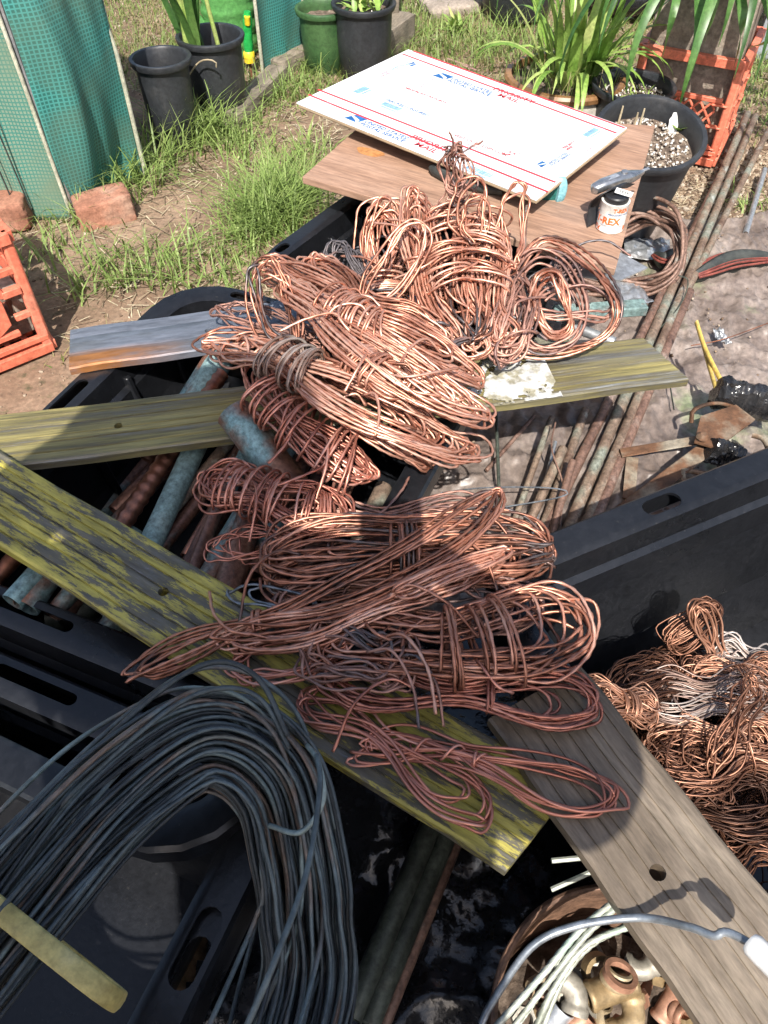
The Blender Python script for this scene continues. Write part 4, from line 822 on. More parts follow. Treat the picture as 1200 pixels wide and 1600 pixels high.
thin('reddish bundle under the golden one', [(980, 1130, .20), (1080, 1135, .20), (1220, 1120, .20)], .032, 22, tone=(.1, .8), wob=.016)
thin('curly bundle next to the brown strip at mid height', [(1010, 1220, .22), (1060, 1210, .24), (1120, 1190, .23)], .036, 18, tone=(.3, 1), wob=.022)
thin('lower bundle of long strands near the brown strip', [(1060, 1260, .20), (1130, 1255, .22), (1230, 1230, .22)], .032, 24, tie=.2, tone=(.2, .9), wob=.012)
thin('lowest brown bundle in the corner of the right tote', [(1080, 1320, .18), (1150, 1310, .19), (1240, 1280, .19)], .036, 22, tone=(.05, .75), wob=.016)
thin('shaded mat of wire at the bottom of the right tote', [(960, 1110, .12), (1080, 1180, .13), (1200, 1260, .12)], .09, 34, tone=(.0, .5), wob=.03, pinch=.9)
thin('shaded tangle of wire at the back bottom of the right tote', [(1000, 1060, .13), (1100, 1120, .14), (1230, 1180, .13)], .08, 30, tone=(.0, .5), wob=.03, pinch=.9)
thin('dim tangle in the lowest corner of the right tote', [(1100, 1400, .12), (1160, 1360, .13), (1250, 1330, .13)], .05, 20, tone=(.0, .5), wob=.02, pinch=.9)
thin('long curved strands arching over the bundles at the right edge', [(1100, 1230, .24), (1160, 1110, .28), (1190, 1030, .28)], .012, 4, r=.0014, tone=(.6, 1), svar=.2)

# --- tubing coil behind the plywood corner
ring('coil of dull copper tubing on the ground right of the plywood', [(930, 380, .10), (1000, 330, .14), (1055, 350, .15), (1040, 420, .10), (960, 440, .06), (890, 425, .06)], 9, .0048, 'pipe_red', .03, 601, (.4, .8), name='tubing_coil', cat='coil', strand=False, zspread=.035, wob=.012, step=.007)

# --- big coil of dark patinated wire, lower left
cc_ = [P(462, 1320, .325), P(435, 1225, .355), P(375, 1168, .375), P(295, 1165, .388), P(165, 1260, .40), P(35, 1410, .41), P(-90, 1570, .42), np.array((-.42, -.06, .42)), np.array((-.32, -.17, .38)), np.array((-.15, -.12, .33)), P(470, 1600, .27), P(478, 1430, .295)]
big = thing('wire_coil', 'huge coil of dark blue grey wire strapped with yellow at lower left', 'wire coil', (-.3, .1, .28))
_, ccb, radb, nrmb = ring('', cc_, 84, .0021, 'patina_wire', .046, 701, (.0, .85), strand=False, parent=big, zspread=.030, wob=.005, step=.009)
ring('', [q+np.array([-.01, .045, .018]) for q in cc_], 9, .0024, 'patina_wire', .06, 703, (.2, 1), strand=False, parent=big, zspread=.025, wob=.012, step=.008, pname='stray_loops')
mb = MB(); rg = np.random.default_rng(5)
q = smooth([P(420, 1290, .37), P(470, 1300, .38), P(505, 1250, .40), P(497, 1190, .41), P(480, 1165, .40)], 60); wire(mb, q, .0026, rg, False, .7, 1)
q = smooth([P(495, 1180, .41), P(500, 1230, .42), P(480, 1360, .42), P(430, 1500, .42), P(385, 1605, .40)], 60); wire(mb, q, .0028, rg, False, .4, .7)
q = smooth([P(-40, 1375, .42), P(150, 1172, .43), P(260, 1072, .44), P(340, 1034, .44), P(405, 1062, .43), P(450, 1150, .40)], 80); wire(mb, q, .0029, rg, False, .3, .6)
q = smooth([P(-40, 1400, .42), P(140, 1215, .43), P(270, 1105, .435), P(350, 1075, .435), P(410, 1095, .42), P(452, 1170, .39)], 80); wire(mb, q, .0026, rg, False, .3, .6)
obj('loose_end', mb, M['patina_wire'], big, world=True, angle=None)
# yellow strap round its left limb
k = int(np.argmin(np.linalg.norm(ccb-np.array([-.40, .32, .40]), axis=1)))
ctr = P(45, 1455, .415)+np.array([0, 0, -.012]); ax = unit(P(165, 1555, .42)-P(-10, 1415, .42)); 
th = np.linspace(0, 2*np.pi, 61)[:-1]; nz_ = np.array([0, 0, 1.])
wdir = unit(np.cross(nz_, ax)); rings_ = []
for t in th:
    c_, s_ = math.cos(t), math.sin(t); f = (abs(c_)**3+abs(s_)**3)**(-1/3); q = ctr+ax*c_*f*.088+nz_*s_*f*.038
    o_ = unit(ax*c_/.088+nz_*s_/.038)
    rings_.append([q-wdir*.0085, q-wdir*.0078+o_*.0028, q-wdir*.003+o_*(.0046+.0006*math.sin(t*9)), q+wdir*.003+o_*.0044, q+wdir*.0078+o_*.0028, q+wdir*.0085])
mb = MB(); mb.loft(rings_, closed=True); obj('strap', mb, M['yellow_strap'], big, world=True, bevel=.001)

# ------------------------------------------------------------------ plywood, cardboard and what lies there
zpw = .385
cor = [P(472, 276, zpw), P(962, 420, zpw), P(1024, 196, zpw), P(590, 172, zpw)]
o0 = cor[0]; e1 = unit(cor[1]-cor[0]); FR = frame(e1)
def loc2(p, o, F_): return (np.asarray(p)-o) @ F_
poly = [loc2(c, o0, FR)[:2] for c in cor]
mb = MB(); mb.prism(poly, -.014, 0)
ply = obj('plywood_board', mb, M['plywood'], loc=tuple(o0), rot=eul(FR), label='reddish brown plywood board under the white cardboard', cat='plywood', bevel=.0015)
mb = MB(); t = 2*np.pi*np.arange(24)/24; mb.prism(np.c_[.030*np.cos(t)*(1+.12*np.sin(3*t)), .016*np.sin(t)*(1+.1*np.cos(2*t))], 0, .0006)
M['knot'] = pm('knot', [(.3, (.42, .17, .05)), (.7, (.5, .26, .11))], scale=20, rough=.7)
obj('wood_knot', mb, M['knot'], ply, loc=tuple(loc2(P(578, 238, zpw), o0, FR)+[0, 0, .0002]))

zcb = .425
ca = [P(463, 160, zcb), P(838, 312, zcb), P(980, 199, zcb), P(638, 77, zcb)]
co = ca[0]; c1 = unit(ca[1]-ca[0]); FC = frame(c1); ta = [loc2(c, co, FC)[:2] for c in ca]
cb = thing('cardboard_sheet', 'flattened white mailing box with red stripes and blue print on the plywood', 'cardboard', tuple(co), eul(FC))
def tabpoly(inset, t0): 
    a = np.array(t0); c = a.mean(0); return c+(a-c)*inset
mb = MB(); mb.prism(tabpoly(1, ta), -.003, 0); face = obj('white_face', mb, M['card_white'], cb, bevel=.0006)
mb = MB(); mb.prism(tabpoly(.992, ta)-[-.004, .002], -.0068, -.0036); obj('brown_layer', mb, M['card_brown'], cb)
mb = MB(); mb.prism(tabpoly(.98, ta), -.0105, -.0072); obj('brown_layer', mb, M['card_brown'], cb)
Lx = np.linalg.norm(ta[1]-ta[0]); 
def cst(px, py): return loc2(P(px, py, zcb), co, FC)[:2]
def stripe(p0, p1, wd, mk='ink_red', z=.0004, name='stripe'):
    a, b = cst(*p0), cst(*p1); d = unit(b-a); n = np.array([-d[1], d[0]])*wd/2
    mb = MB(); mb.prism([a-n, b-n, b+n, a+n], .0001, z); obj(name, mb, M[mk], face)
stripe((482, 148), (856, 300), .0055); stripe((497, 140), (868, 285), .0055)
stripe((628, 84), (963, 208), .0055); stripe((646, 80), (976, 200), .0055)
def text(body, px, py, size, mk, rot=0, parent=None, F_=None, at=None, align='LEFT', name='lettering', squash=1, bold=0):
    cu = bpy.data.curves.new('t', 'FONT'); cu.body = body; cu.size = size; cu.align_x = align; cu.space_line = .85; cu.offset = bold if bold else size*.018; cu.resolution_u = 2
    o = bpy.data.objects.new('t', cu); COL.objects.link(o); bpy.context.view_layer.update()
    me = bpy.data.meshes.new_from_object(o.evaluated_get(bpy.context.evaluated_depsgraph_get()))
    bpy.data.objects.remove(o); bpy.data.curves.remove(cu)
    n = len(me.vertices); co_ = np.empty(n*3, np.float32); me.vertices.foreach_get('co', co_); co_ = co_.reshape(-1, 3)
    co_[:, 0] *= squash; me.vertices.foreach_set('co', co_.reshape(-1)); me.name = name
    if parent is None: return me
    o = bpy.data.objects.new(name, me); COL.objects.link(o); me.materials.append(M[mk]); o.parent = parent
    p = at if at is not None else [*cst(px, py), .0006]
    o.location = p; o.rotation_euler = (0, 0, rot)
    return o
def eagle(px, py, wd, rot=0, mk='ink_blue'):
    # slanted emblem: block with a swept light wedge left open
    c = cst(px, py); cr, sr_ = math.cos(rot), math.sin(rot)
    for poly in ([(0, 0), (.78, 0), (.60, .16), (.12, .40)], [(.16, .5), (.24, .62), (1.0, .62), (.86, .06), (.78, .30), (.45, .42)]):
        q = np.array(poly)*wd; q = q @ np.array([[cr, sr_], [-sr_, cr]])+c
        mb = MB(); mb.prism(q, .0001, .0006); obj('emblem', mb, M[mk], face)
def barcode(px, py, w_, h_, rot=0, mk='ink_pale_blue', seed=1):
    c = cst(px, py); r_ = random.Random(seed); mb = MB(); cr, sr_ = math.cos(rot), math.sin(rot); Rm = np.array([[cr, sr_], [-sr_, cr]])
    x = .12*w_
    while x < .86*w_:
        b_ = r_.uniform(.008, .035)*w_; mb.prism(np.array([[x, .28*h_], [x+b_, .28*h_], [x+b_, .85*h_], [x, .85*h_]]) @ Rm+c, .0001, .0006); x += b_+r_.uniform(.005, .018)*w_
    for a, b in (((0, 0), (w_, .03*h_)), ((0, .97*h_), (w_, h_)), ((0, .03*h_), (.012*w_, .97*h_)), ((.988*w_, .03*h_), (w_, .97*h_)), ((.2*w_, .08*h_), (.8*w_, .18*h_))):
        mb.prism(np.array([[a[0], a[1]], [b[0], a[1]], [b[0], b[1]], [a[0], b[1]]]) @ Rm+c, .0001, .0006)
    obj('barcode', mb, M[mk], face)
dd = cst(856, 300)-cst(482, 148); RA = math.atan2(dd[1], dd[0])
eagle(538, 184, .040, RA)
text('UNITED STATES\nPOSTAL SERVICE', 568, 191, .0155, 'ink_blue', RA, face)
text('PRIORITY\nMAIL', 668, 225, .0215, 'ink_red', RA, face, align='CENTER', at=[*cst(672, 228), .0006], squash=1.15)
stripe((632, 220), (640, 214), .001, 'ink_blue')
barcode(716, 262, .075, .026, RA, seed=4)
eagle(676, 118, .040, RA)
text('UNITED STATES\nPOSTAL SERVICE', 703, 124, .0155, 'ink_blue', RA, face)
text('PRIORITY\nMAIL', 0, 0, .0215, 'ink_red', RA, face, align='CENTER', at=[*cst(800, 151), .0006], squash=1.15)
stripe((762, 149), (768, 144), .001, 'ink_blue')
text('MEDIUM FLAT RATE BOX', 632, 138, .0100, 'ink_red', RA, face)
for i, (x, y) in enumerate(((646, 132), (650, 129), (654, 126), (658, 123), (662, 120))): text('FOR DOMESTIC AND INTERNATIONAL USE, INSURANCE'[:46-i*3], x, y, .0065, 'ink_pale_red', RA, face, squash=.8)
text('TRACKED \u2022 INSURED', 600, 156, .0125, 'ink_blue', RA, face)
barcode(585, 163, .068, .028, RA, seed=8)
text('VISIT US AT USPS.COM', 708, 212, .0125, 'ink_red', RA, face)
text('ORDER FREE SUPPLIES ONLINE', 706, 217, .0075, 'ink_pale_red', RA, face)
# recycling box
for k in range(3):
    a0_ = math.pi*2*k/3; c = cst(799, 240); q = np.array([(.0035, 0), (.009, 0), (.006, .006), (.0025, .004)]); Rm = np.array([[math.cos(a0_), math.sin(a0_)], [-math.sin(a0_), math.cos(a0_)]])
    mb = MB(); mb.prism(q @ Rm+c, .0001, .0006); obj('recycling_arrow', mb, M['ink_red'], face)
c = cst(799, 240)
mb = MB()
for a, b in (((-.012, -.012), (.012, -.0112)), ((-.012, .0112), (.012, .012)), ((-.012, -.0112), (-.0112, .0112)), ((.0112, -.0112), (.012, .0112))): mb.prism(np.array([a, (b[0], a[1]), b, (a[0], b[1])])+c, .0001, .0006)
obj('recycling_frame', mb, M['ink_red'], face)
RB = RA+math.pi/2
eagle(846, 262, .022, RB)
text('UNITED STATES\nPOSTAL SERVICE', 858, 258, .0085, 'ink_blue', RB, face)
text('PRIORITY\nMAIL', 882, 233, .0095, 'ink_red', RB, face)
barcode(920, 218, .058, .024, RB, seed=11)
text('FROM:', 918, 237, .006, 'ink_pale_red', RB, face)
RC_ = RA-math.pi/2
eagle(646, 97, .022, RC_); text('UNITED STATES\nPOSTAL SERVICE', 640, 98, .0085, 'ink_pale_blue', RC_, face); text('PRIORITY\nMAIL', 608, 113, .0095, 'ink_pale_red', RC_, face)
barcode(562, 150, .050, .032, RB, seed=13)
text('TO:', 578, 115, .006, 'ink_pale_red', RB, face)
for (x, y, s) in ((698, 92, 'EXPECTED DELIVERY'), (720, 102, 'PRIORITY MAIL'), (852, 180, 'RECYCLE'), (790, 288, 'PSN 7610'), (510, 160, 'EP14')): text(s, x, y, .0065, 'ink_pale_red' if len(s) > 8 else 'ink_grey', RA, face)

# teal glove peeping out under the cardboard
def blob(mb, path, rad, flat=1, sides=14, tint=.5): mb.tube(np.asarray(path), np.asarray(rad), sides, flat=flat, tint=tint)
g = thing('work_glove', 'teal knitted work glove half under the cardboard corner', 'glove', tuple(P(850, 300, zpw)))
q = resample(smooth([P(800, 292, zpw+.010), P(825, 297, zpw+.011), P(852, 300, zpw+.012), P(870, 300, zpw+.012)], 20), 14)
mb = MB(); blob(mb, q, np.array([.010, .022, .028, .031, .032, .031, .030, .028, .027, .026, .025, .025, .026, .0265])*.9, .36); obj('palm', mb, M['glove_teal'], g, world=True)
q2 = resample(smooth([P(868, 300, zpw+.014), P(876, 299, zpw+.0135), P(880, 298, zpw+.013)], 10), 6)
mb = MB(); blob(mb, q2, np.array([.0275, .0285, .0285, .028, .026, .020]), .45); obj('cuff', mb, M['glove_cuff'], g, world=True)
mb = MB(); q = smooth([P(672, 262, zpw+.012), P(720, 285, zpw+.012), P(785, 300, zpw+.010)], 16); r_ = np.interp(np.linspace(0, 1, 16), [0, .05, .4, .6, 1], [.006, .012, .013, .010, .007]); mb.tube(q, r_, 12, flat=.7)
obj('tool_handle', mb, M['cord_dark'], world=True, label='dark green tool handle under the front edge of the cardboard', cat='tool handle')
# tin can with black lid
pcn = P(952, 356, zpw); cr_, chh = .0235, .052
can = thing('tin_can', 'small white tin with orange lettering on the plywood corner', 'can', tuple(pcn), (0, 0, -.15))
mb = MB(); mb.lathe([(0, 0), (cr_-.001, 0), (cr_, .0015), (cr_+.0006, .003), (cr_, .004), (cr_, chh-.003), (cr_+.0008, chh-.001), (cr_+.0008, chh), (0, chh)], 40); cbody = obj('body', mb, M['tin_white'], can)
mb = MB(); mb.lathe([(0, chh+.0002), (cr_-.003, chh+.0002), (cr_-.003, chh+.008), (cr_-.005, chh+.010), (0, chh+.0095)], 36); obj('lid', mb, M['black_rubber'], can)
def wrap_text(body, size, mk, ang, z, parent, r, bold=0):
    me = text(body, 0, 0, size, mk, bold=bold); n = len(me.vertices); c_ = np.empty(n*3, np.float32); me.vertices.foreach_get('co', c_); c_ = c_.reshape(-1, 3)
    x, y = c_[:, 0].copy(), c_[:, 1].copy(); wd = x.max()-x.min(); th = (x-wd/2)/r+ang
    c_[:, 0] = (r+.0004)*np.sin(th); c_[:, 1] = -(r+.0004)*np.cos(th); c_[:, 2] = y+z
    me.vertices.foreach_set('co', c_.reshape(-1)); me.materials.append(M[mk]); me.name = 'lettering'
    o = bpy.data.objects.new('lettering', me); COL.objects.link(o); o.parent = parent
wrap_text('T-REX', .017, 'ink_orange', -.45, .018, cbody, cr_, bold=.0006)
wrap_text('T-REX', .0095, 'ink_orange', .45, .040, cbody, cr_, bold=.0005); wrap_text('FEROCIOUSLY STRONG', .0038, 'ink_blue', .4, .0345, cbody, cr_)
wrap_text('FEROCIOUSLY STRONG', .0036, 'ink_grey', -.1, .0135, cbody, cr_); wrap_text('REX', .013, 'ink_orange', -1.35, .002, cbody, cr_, bold=.0005); wrap_text('REX', .013, 'ink_orange', 1.45, .004, cbody, cr_, bold=.0005)
# knife with black sheath and label
kz = zpw+chh+.012
kn = thing('utility_knife', 'silver utility knife lying across the tin can lid', 'knife', tuple(P(962, 282, kz)))
ka, kb = P(926, 297, kz-.004), P(1006, 266, kz+.004); Fk = frame(kb-ka); Lk = np.linalg.norm(kb-ka)
prof = [(0, .004, .006), (.03, .0095, .008), (.2, .0115, .009), (.5, .0115, .0095), (.62, .013, .010), (.75, .0115, .009), (.88, .008, .007), (1, .003, .003)]
rgk = []
for s, wy, wz in prof:
    tt_ = 2*np.pi*np.arange(16)/16; cx_, sx_ = np.cos(tt_), np.sin(tt_); f = (np.abs(cx_)**3+np.abs(sx_)**3)**(-1/3)
    rgk.append((np.c_[np.full(16, s*Lk), wy*cx_*f, wz*sx_*f+.003*math.sin(s*5)]) @ Fk.T+ka)
mb = MB(); mb.loft(rgk, (True, True)); obj('handle', mb, M['steel'], kn, world=True)
mb = MB(); mb.bar(ka+(kb-ka)*.25+Fk[:, 2]*.0105, ka+(kb-ka)*.47+Fk[:, 2]*.0108, .010, .0016, up=Fk[:, 2]); obj('grip_plate', mb, M['galv'], kn, world=True, bevel=.0004)
mb = MB(); mb.lathe([(0, .0), (.006, 0), (.006, .003), (.004, .004), (0, .004)], 16, c=ka+(kb-ka)*.6+Fk[:, 2]*.0095, M=Fk); obj('button', mb, M['steel'], kn, world=True)
mb = MB(); mb.bar(kb-(kb-ka)*.05, kb+(kb-ka)*.1, .006, .0012, up=Fk[:, 2]); obj('blade', mb, M['galv'], kn, world=True)
sh = thing('black_pouch', 'black plastic strap with a white label hung over the tin can', 'strap', tuple(P(945, 320, zpw)))
q = smooth([P(924, 352, zpw+.002), P(930, 318, zpw+.03), P(944, 303, zpw+.058), P(968, 291, zpw+.070), P(985, 290, zpw+.062)], 24); rgs = []
for i, c in enumerate(q):
    wv = .010+.006*math.sin(i/23*math.pi); sd = unit(np.array([.75, .6, .05])); up_ = unit(np.cross(np.gradient(q, axis=0)[i], sd)); rgs.append([c-sd*wv, c-sd*wv+up_*.002, c+sd*wv+up_*.002, c+sd*wv])
mb = MB(); mb.loft(rgs, (True, True)); obj('strap', mb, M['black_rubber'], sh, world=True)
la, lb = P(962, 297, kz+.006), P(988, 305, kz+.004)
mb = MB(); mb.bar(la, lb, .010, .0012, up=(.1, -.5, .8)); lo_ = obj('label', mb, M['white_plastic'], sh, world=True)
mb = MB(); dl = (lb-la); upv = unit(np.array([.1, -.5, .8]))
for k in range(9): 
    a_ = la+dl*(.15+.075*k)+upv*.0009; mb.bar(a_, a_+dl*(.03+.02*(k % 2)), .005, .0006, up=upv)
obj('print', mb, M['cord_dark'], sh, world=True)
# straight copper rod propped below the cardboard corner
mb = MB(); mb.tube(smooth([P(824, 322, zpw+.03), P(820, 360, .40), P(817, 470, .38)], 12), .0035, 8); obj('copper_rod', mb, M['pipe_red'], world=True, label='thin copper rod leaning below the near corner of the cardboard', cat='rod')
# grey metal plate, light scraps and greenish bar right of the ring
mb = MB(); mb.prism([loc2(P(*q, .30), P(930, 440, .30), np.eye(3))[:2] for q in ((895, 432), (968, 440), (1012, 420), (960, 392))], 0, .003); obj('metal_plate', mb, M['galv'], loc=tuple(P(930, 440, .30)), label='bent grey metal plate under the front corner of the plywood', cat='plate')
mb = MB(); mb.bar(P(865, 490, .24), P(1008, 480, .24), .03, .02); obj('green_bar', mb, M['pipe_green'], world=True, label='greenish bar behind the big open ring', cat='bar', bevel=.003)
pipe('white_pipe', P(880, 505, .2), P(960, 535, .2), .01, M['galv'], 'shiny metal tube lying under the big open ring', 'pipe')
# shiny crumpled scraps
def scrap(name, c, s, mat, label, cat, seed, h=.02):
    n = 16; S, T = np.meshgrid(np.linspace(-1, 1, n), np.linspace(-1, 1, n), indexing='ij')
    V = np.stack([S*s[0]*(1+.15*snoise(T*2, S, seed)), T*s[1]*(1+.15*snoise(S*2, T, seed+1)), h*(.6+.5*snoise(S*4, T*4, seed+2))], -1)
    mb = MB(); mb.grid(V); o = obj(name, mb, mat, loc=tuple(c), rot=(0, 0, seed), label=label, cat=cat, angle=25)
    m = o.modifiers.new('s', 'SOLIDIFY'); m.thickness = .0008; return o
scrap('foil_scrap', P(1010, 395, .03), (.06, .05), M['galv'], 'shiny crumpled foil behind the copper tubing coil', 'foil', 3)
scrap('foil_scrap', P(975, 460, .05), (.06, .04), M['galv'], 'crumpled foil in front of the copper tubing coil', 'foil', 5)
scrap('foil_scrap', P(1125, 533, .04), (.025, .012), M['galv'], 'small scrap of torn clear film near the yellow leads', 'film scrap', 8)
# braided red cord, dark sleeve at the right
def braid(label, pts, r, n, seed):
    t = thing('braided_sleeve', label, 'sleeve', tuple(P(*pts[0])))
    c = smooth([P(*q) for q in pts], 60); rr = r*np.sin(np.linspace(.25, np.pi-.1, 60))**.6
    mb = MB(); mb.tube(c, rr, 16, flat=.5); obj('core', mb, M['cord_dark'], t, world=True)
    tg = np.gradient(c, axis=0); sd = np.cross(tg, [0, 0, 1]); sd /= np.linalg.norm(sd, axis=1)[:, None]; mb = MB()
    for k in range(n):
        a = -.85+1.7*k/(n-1); p = c+sd*(a*rr)[:, None]; p[:, 2] += rr*.5*math.sqrt(1-a*a)+.001; mb.tube(p, .0028, 6)
    obj('strands', mb, M['cord_red'], t, world=True)
braid('long dark sleeve of red strands lying at the right edge', [(1085, 432, .05), (1140, 412, .05), (1215, 405, .05)], .035, 8, 1)
braid('short piece of red braid between the tubing coil and the pipes', [(1022, 400, .05), (1040, 408, .06), (1058, 392, .06)], .022, 6, 2)

# ------------------------------------------------------------------ rusty brackets with tape, yellow leads
br = thing('rusty_bracket', 'rusty steel bracket frame wrapped in black tape, right of the pipes', 'bracket', tuple(P(1080, 760, .03)))
def angle_iron(mb, a, b, wd=.035, th=.0025, up=(0, 0, 1)):
    a = np.asarray(a); b = np.asarray(b); F_ = frame(b-a, up); mb.bar(a, b, wd, th, up=up); off = F_[:, 1]*wd/2; mb.bar(a+off-F_[:, 2]*wd*.4, b+off-F_[:, 2]*wd*.4, th, wd*.8, up=up)
mb = MB(); angle_iron(mb, P(962, 808, .055), P(1105, 700, .10), .030); obj('arm', mb, M['rust'], br, world=True, bevel=.001)
mb = MB(); angle_iron(mb, P(970, 708, .07), P(1090, 688, .10), .022); obj('arm', mb, M['rust'], br, world=True, bevel=.001)
mb = MB(); angle_iron(mb, P(975, 830, .05), P(1050, 800, .05), .025); obj('arm', mb, M['rust'], br, world=True, bevel=.001)
mb = MB(); mb.bar(P(988, 715, .06), P(982, 780, .05), .022, .003); obj('strut', mb, M['rust'], br, world=True)
mb = MB(); mb.tube(resample(smooth([P(1120, 745, .08), P(1072, 735, .085), P(1067, 742, .083), P(1069, 780, .06), P(1080, 785, .06)], 40), 24), .005, 8); obj('hook', mb, M['rust'], br, world=True)
mb = MB(); mb.prism([loc2(P(*q, .12), P(1100, 670, .12), np.eye(3))[:2] for q in ((1085, 690), (1120, 700), (1180, 655), (1150, 632), (1095, 650))], -.004, .0); obj('plate', mb, M['rust'], br, world=False, loc=tuple(P(1100, 670, .12)-P(1080, 760, .03)))
mb = MB(); mb.lathe([(0, .008), (.006, .008), (.011, .003), (.012, 0), (0, 0)], 16, c=P(1098, 683, .125)); obj('bolt', mb, M['rust'], br, world=True)
mb = MB(); mb.tube(smooth([P(1080, 660, .10), P(1085, 640, .12), P(1120, 630, .12), P(1160, 640, .1)], 16), .006, 10, flat=.6); obj('rusty_edge', mb, M['rust'], br, world=True)
mb = MB(); mb.tube(smooth([P(1175, 680, .10), P(1195, 690, .10), P(1210, 740, .08)], 12), .006, 8, flat=.5); obj('rusty_edge', mb, M['rust'], br, world=True)
def tape_blob(a, b, r, seed):
    n = 26; c = smooth([a, b], n); rr = r*(1+.16*snoise(np.arange(n)*1.1, np.zeros(n), seed)); rr[0] *= .9; rr[-1] *= .9
    mb = MB(); mb.tube(resample(c, 70), np.interp(np.linspace(0, 1, 70), np.linspace(0, 1, n), rr), 30, flat=.65); V = mb.v[0]; V += .0045*np.stack([snoise(V[:, 0]*120, V[:, 1]*120, seed+1), snoise(V[:, 1]*230, V[:, 2]*230, seed+2), snoise(V[:, 2]*230, V[:, 0]*160, seed+3)], 1)
    obj('tape_wrap', mb, M['tape'], br, world=True, angle=20)
tape_blob(P(1118, 612, .12), P(1225, 640, .10), .036, 61); tape_blob(P(1108, 702, .11), P(1150, 715, .09), .027, 65)
yl = thing('yellow_leads', 'pair of stiff yellow leads rising from the taped bracket', 'leads', tuple(P(1125, 600, .12)))
for pts in ([(1088, 503, .17), (1102, 545, .15), (1130, 602, .125)], [(1098, 535, .14), (1106, 565, .13), (1118, 605, .12)]):
    mb = MB(); mb.tube(smooth([P(*q) for q in pts], 16), .0065, 8, flat=.45); obj('lead', mb, M['yellow_plastic'], yl, world=True)
# loose fine wires on the sheet
def lw(label, pts, r, mk): 
    mb = MB(); mb.tube(smooth([P(*q) for q in pts], 60), r, 6); obj('loose_wire', mb, M[mk], world=True, label=label, cat='wire')
lw('thin pale wire looping over the rods of the fan', [(690, 770, .30), (760, 762, .2), (850, 762, .12), (887, 768, .1), (870, 778, .1), (790, 792, .1)], .0013, 'grey_wire')
lw('thin dark wire bending across the muddy sheet', [(1000, 545, .05), (1060, 480, .07), (1075, 440, .09), (1060, 430, .1)], .0015, 'pipe_dark')
lw('fine rusty wire lying on the muddy sheet near the yellow leads', [(1080, 540, .06), (1130, 530, .06), (1200, 505, .06)], .0012, 'rust_red')
lw('short dark twig like wire on the muddy sheet', [(1045, 590, .06), (1053, 640, .06)], .0014, 'pipe_dark')
lw('grey wire hooking over the short rods', [(868, 660, .14), (862, 700, .12), (880, 760, .08), (875, 820, .07)], .0016, 'pipe_red')
lw('upper pale wire end poking from under the brown strip', [(862, 1345, .30), (915, 1340, .30)], .0026, 'alu_wire')
lw('lower pale wire end poking from under the brown strip', [(862, 1390, .28), (925, 1362, .30)], .0026, 'alu_wire')
pipe('dark_pipe', P(548, 1590, .10), P(690, 1248, .10), .0135, M['pipe_dark'], 'dark green pipe lying on the black film, left of two', 'pipe', sides=16)
pipe('dark_pipe', P(575, 1600, .09), P(715, 1262, .09), .0135, M['pipe_dark'], 'dark green pipe lying on the black film, right of two', 'pipe', sides=16)
pipe('dark_pipe', P(600, 1600, .065), P(730, 1275, .07), .008, M['pipe_red'], 'slim brown pipe beside the two dark green pipes', 'pipe', sides=12)

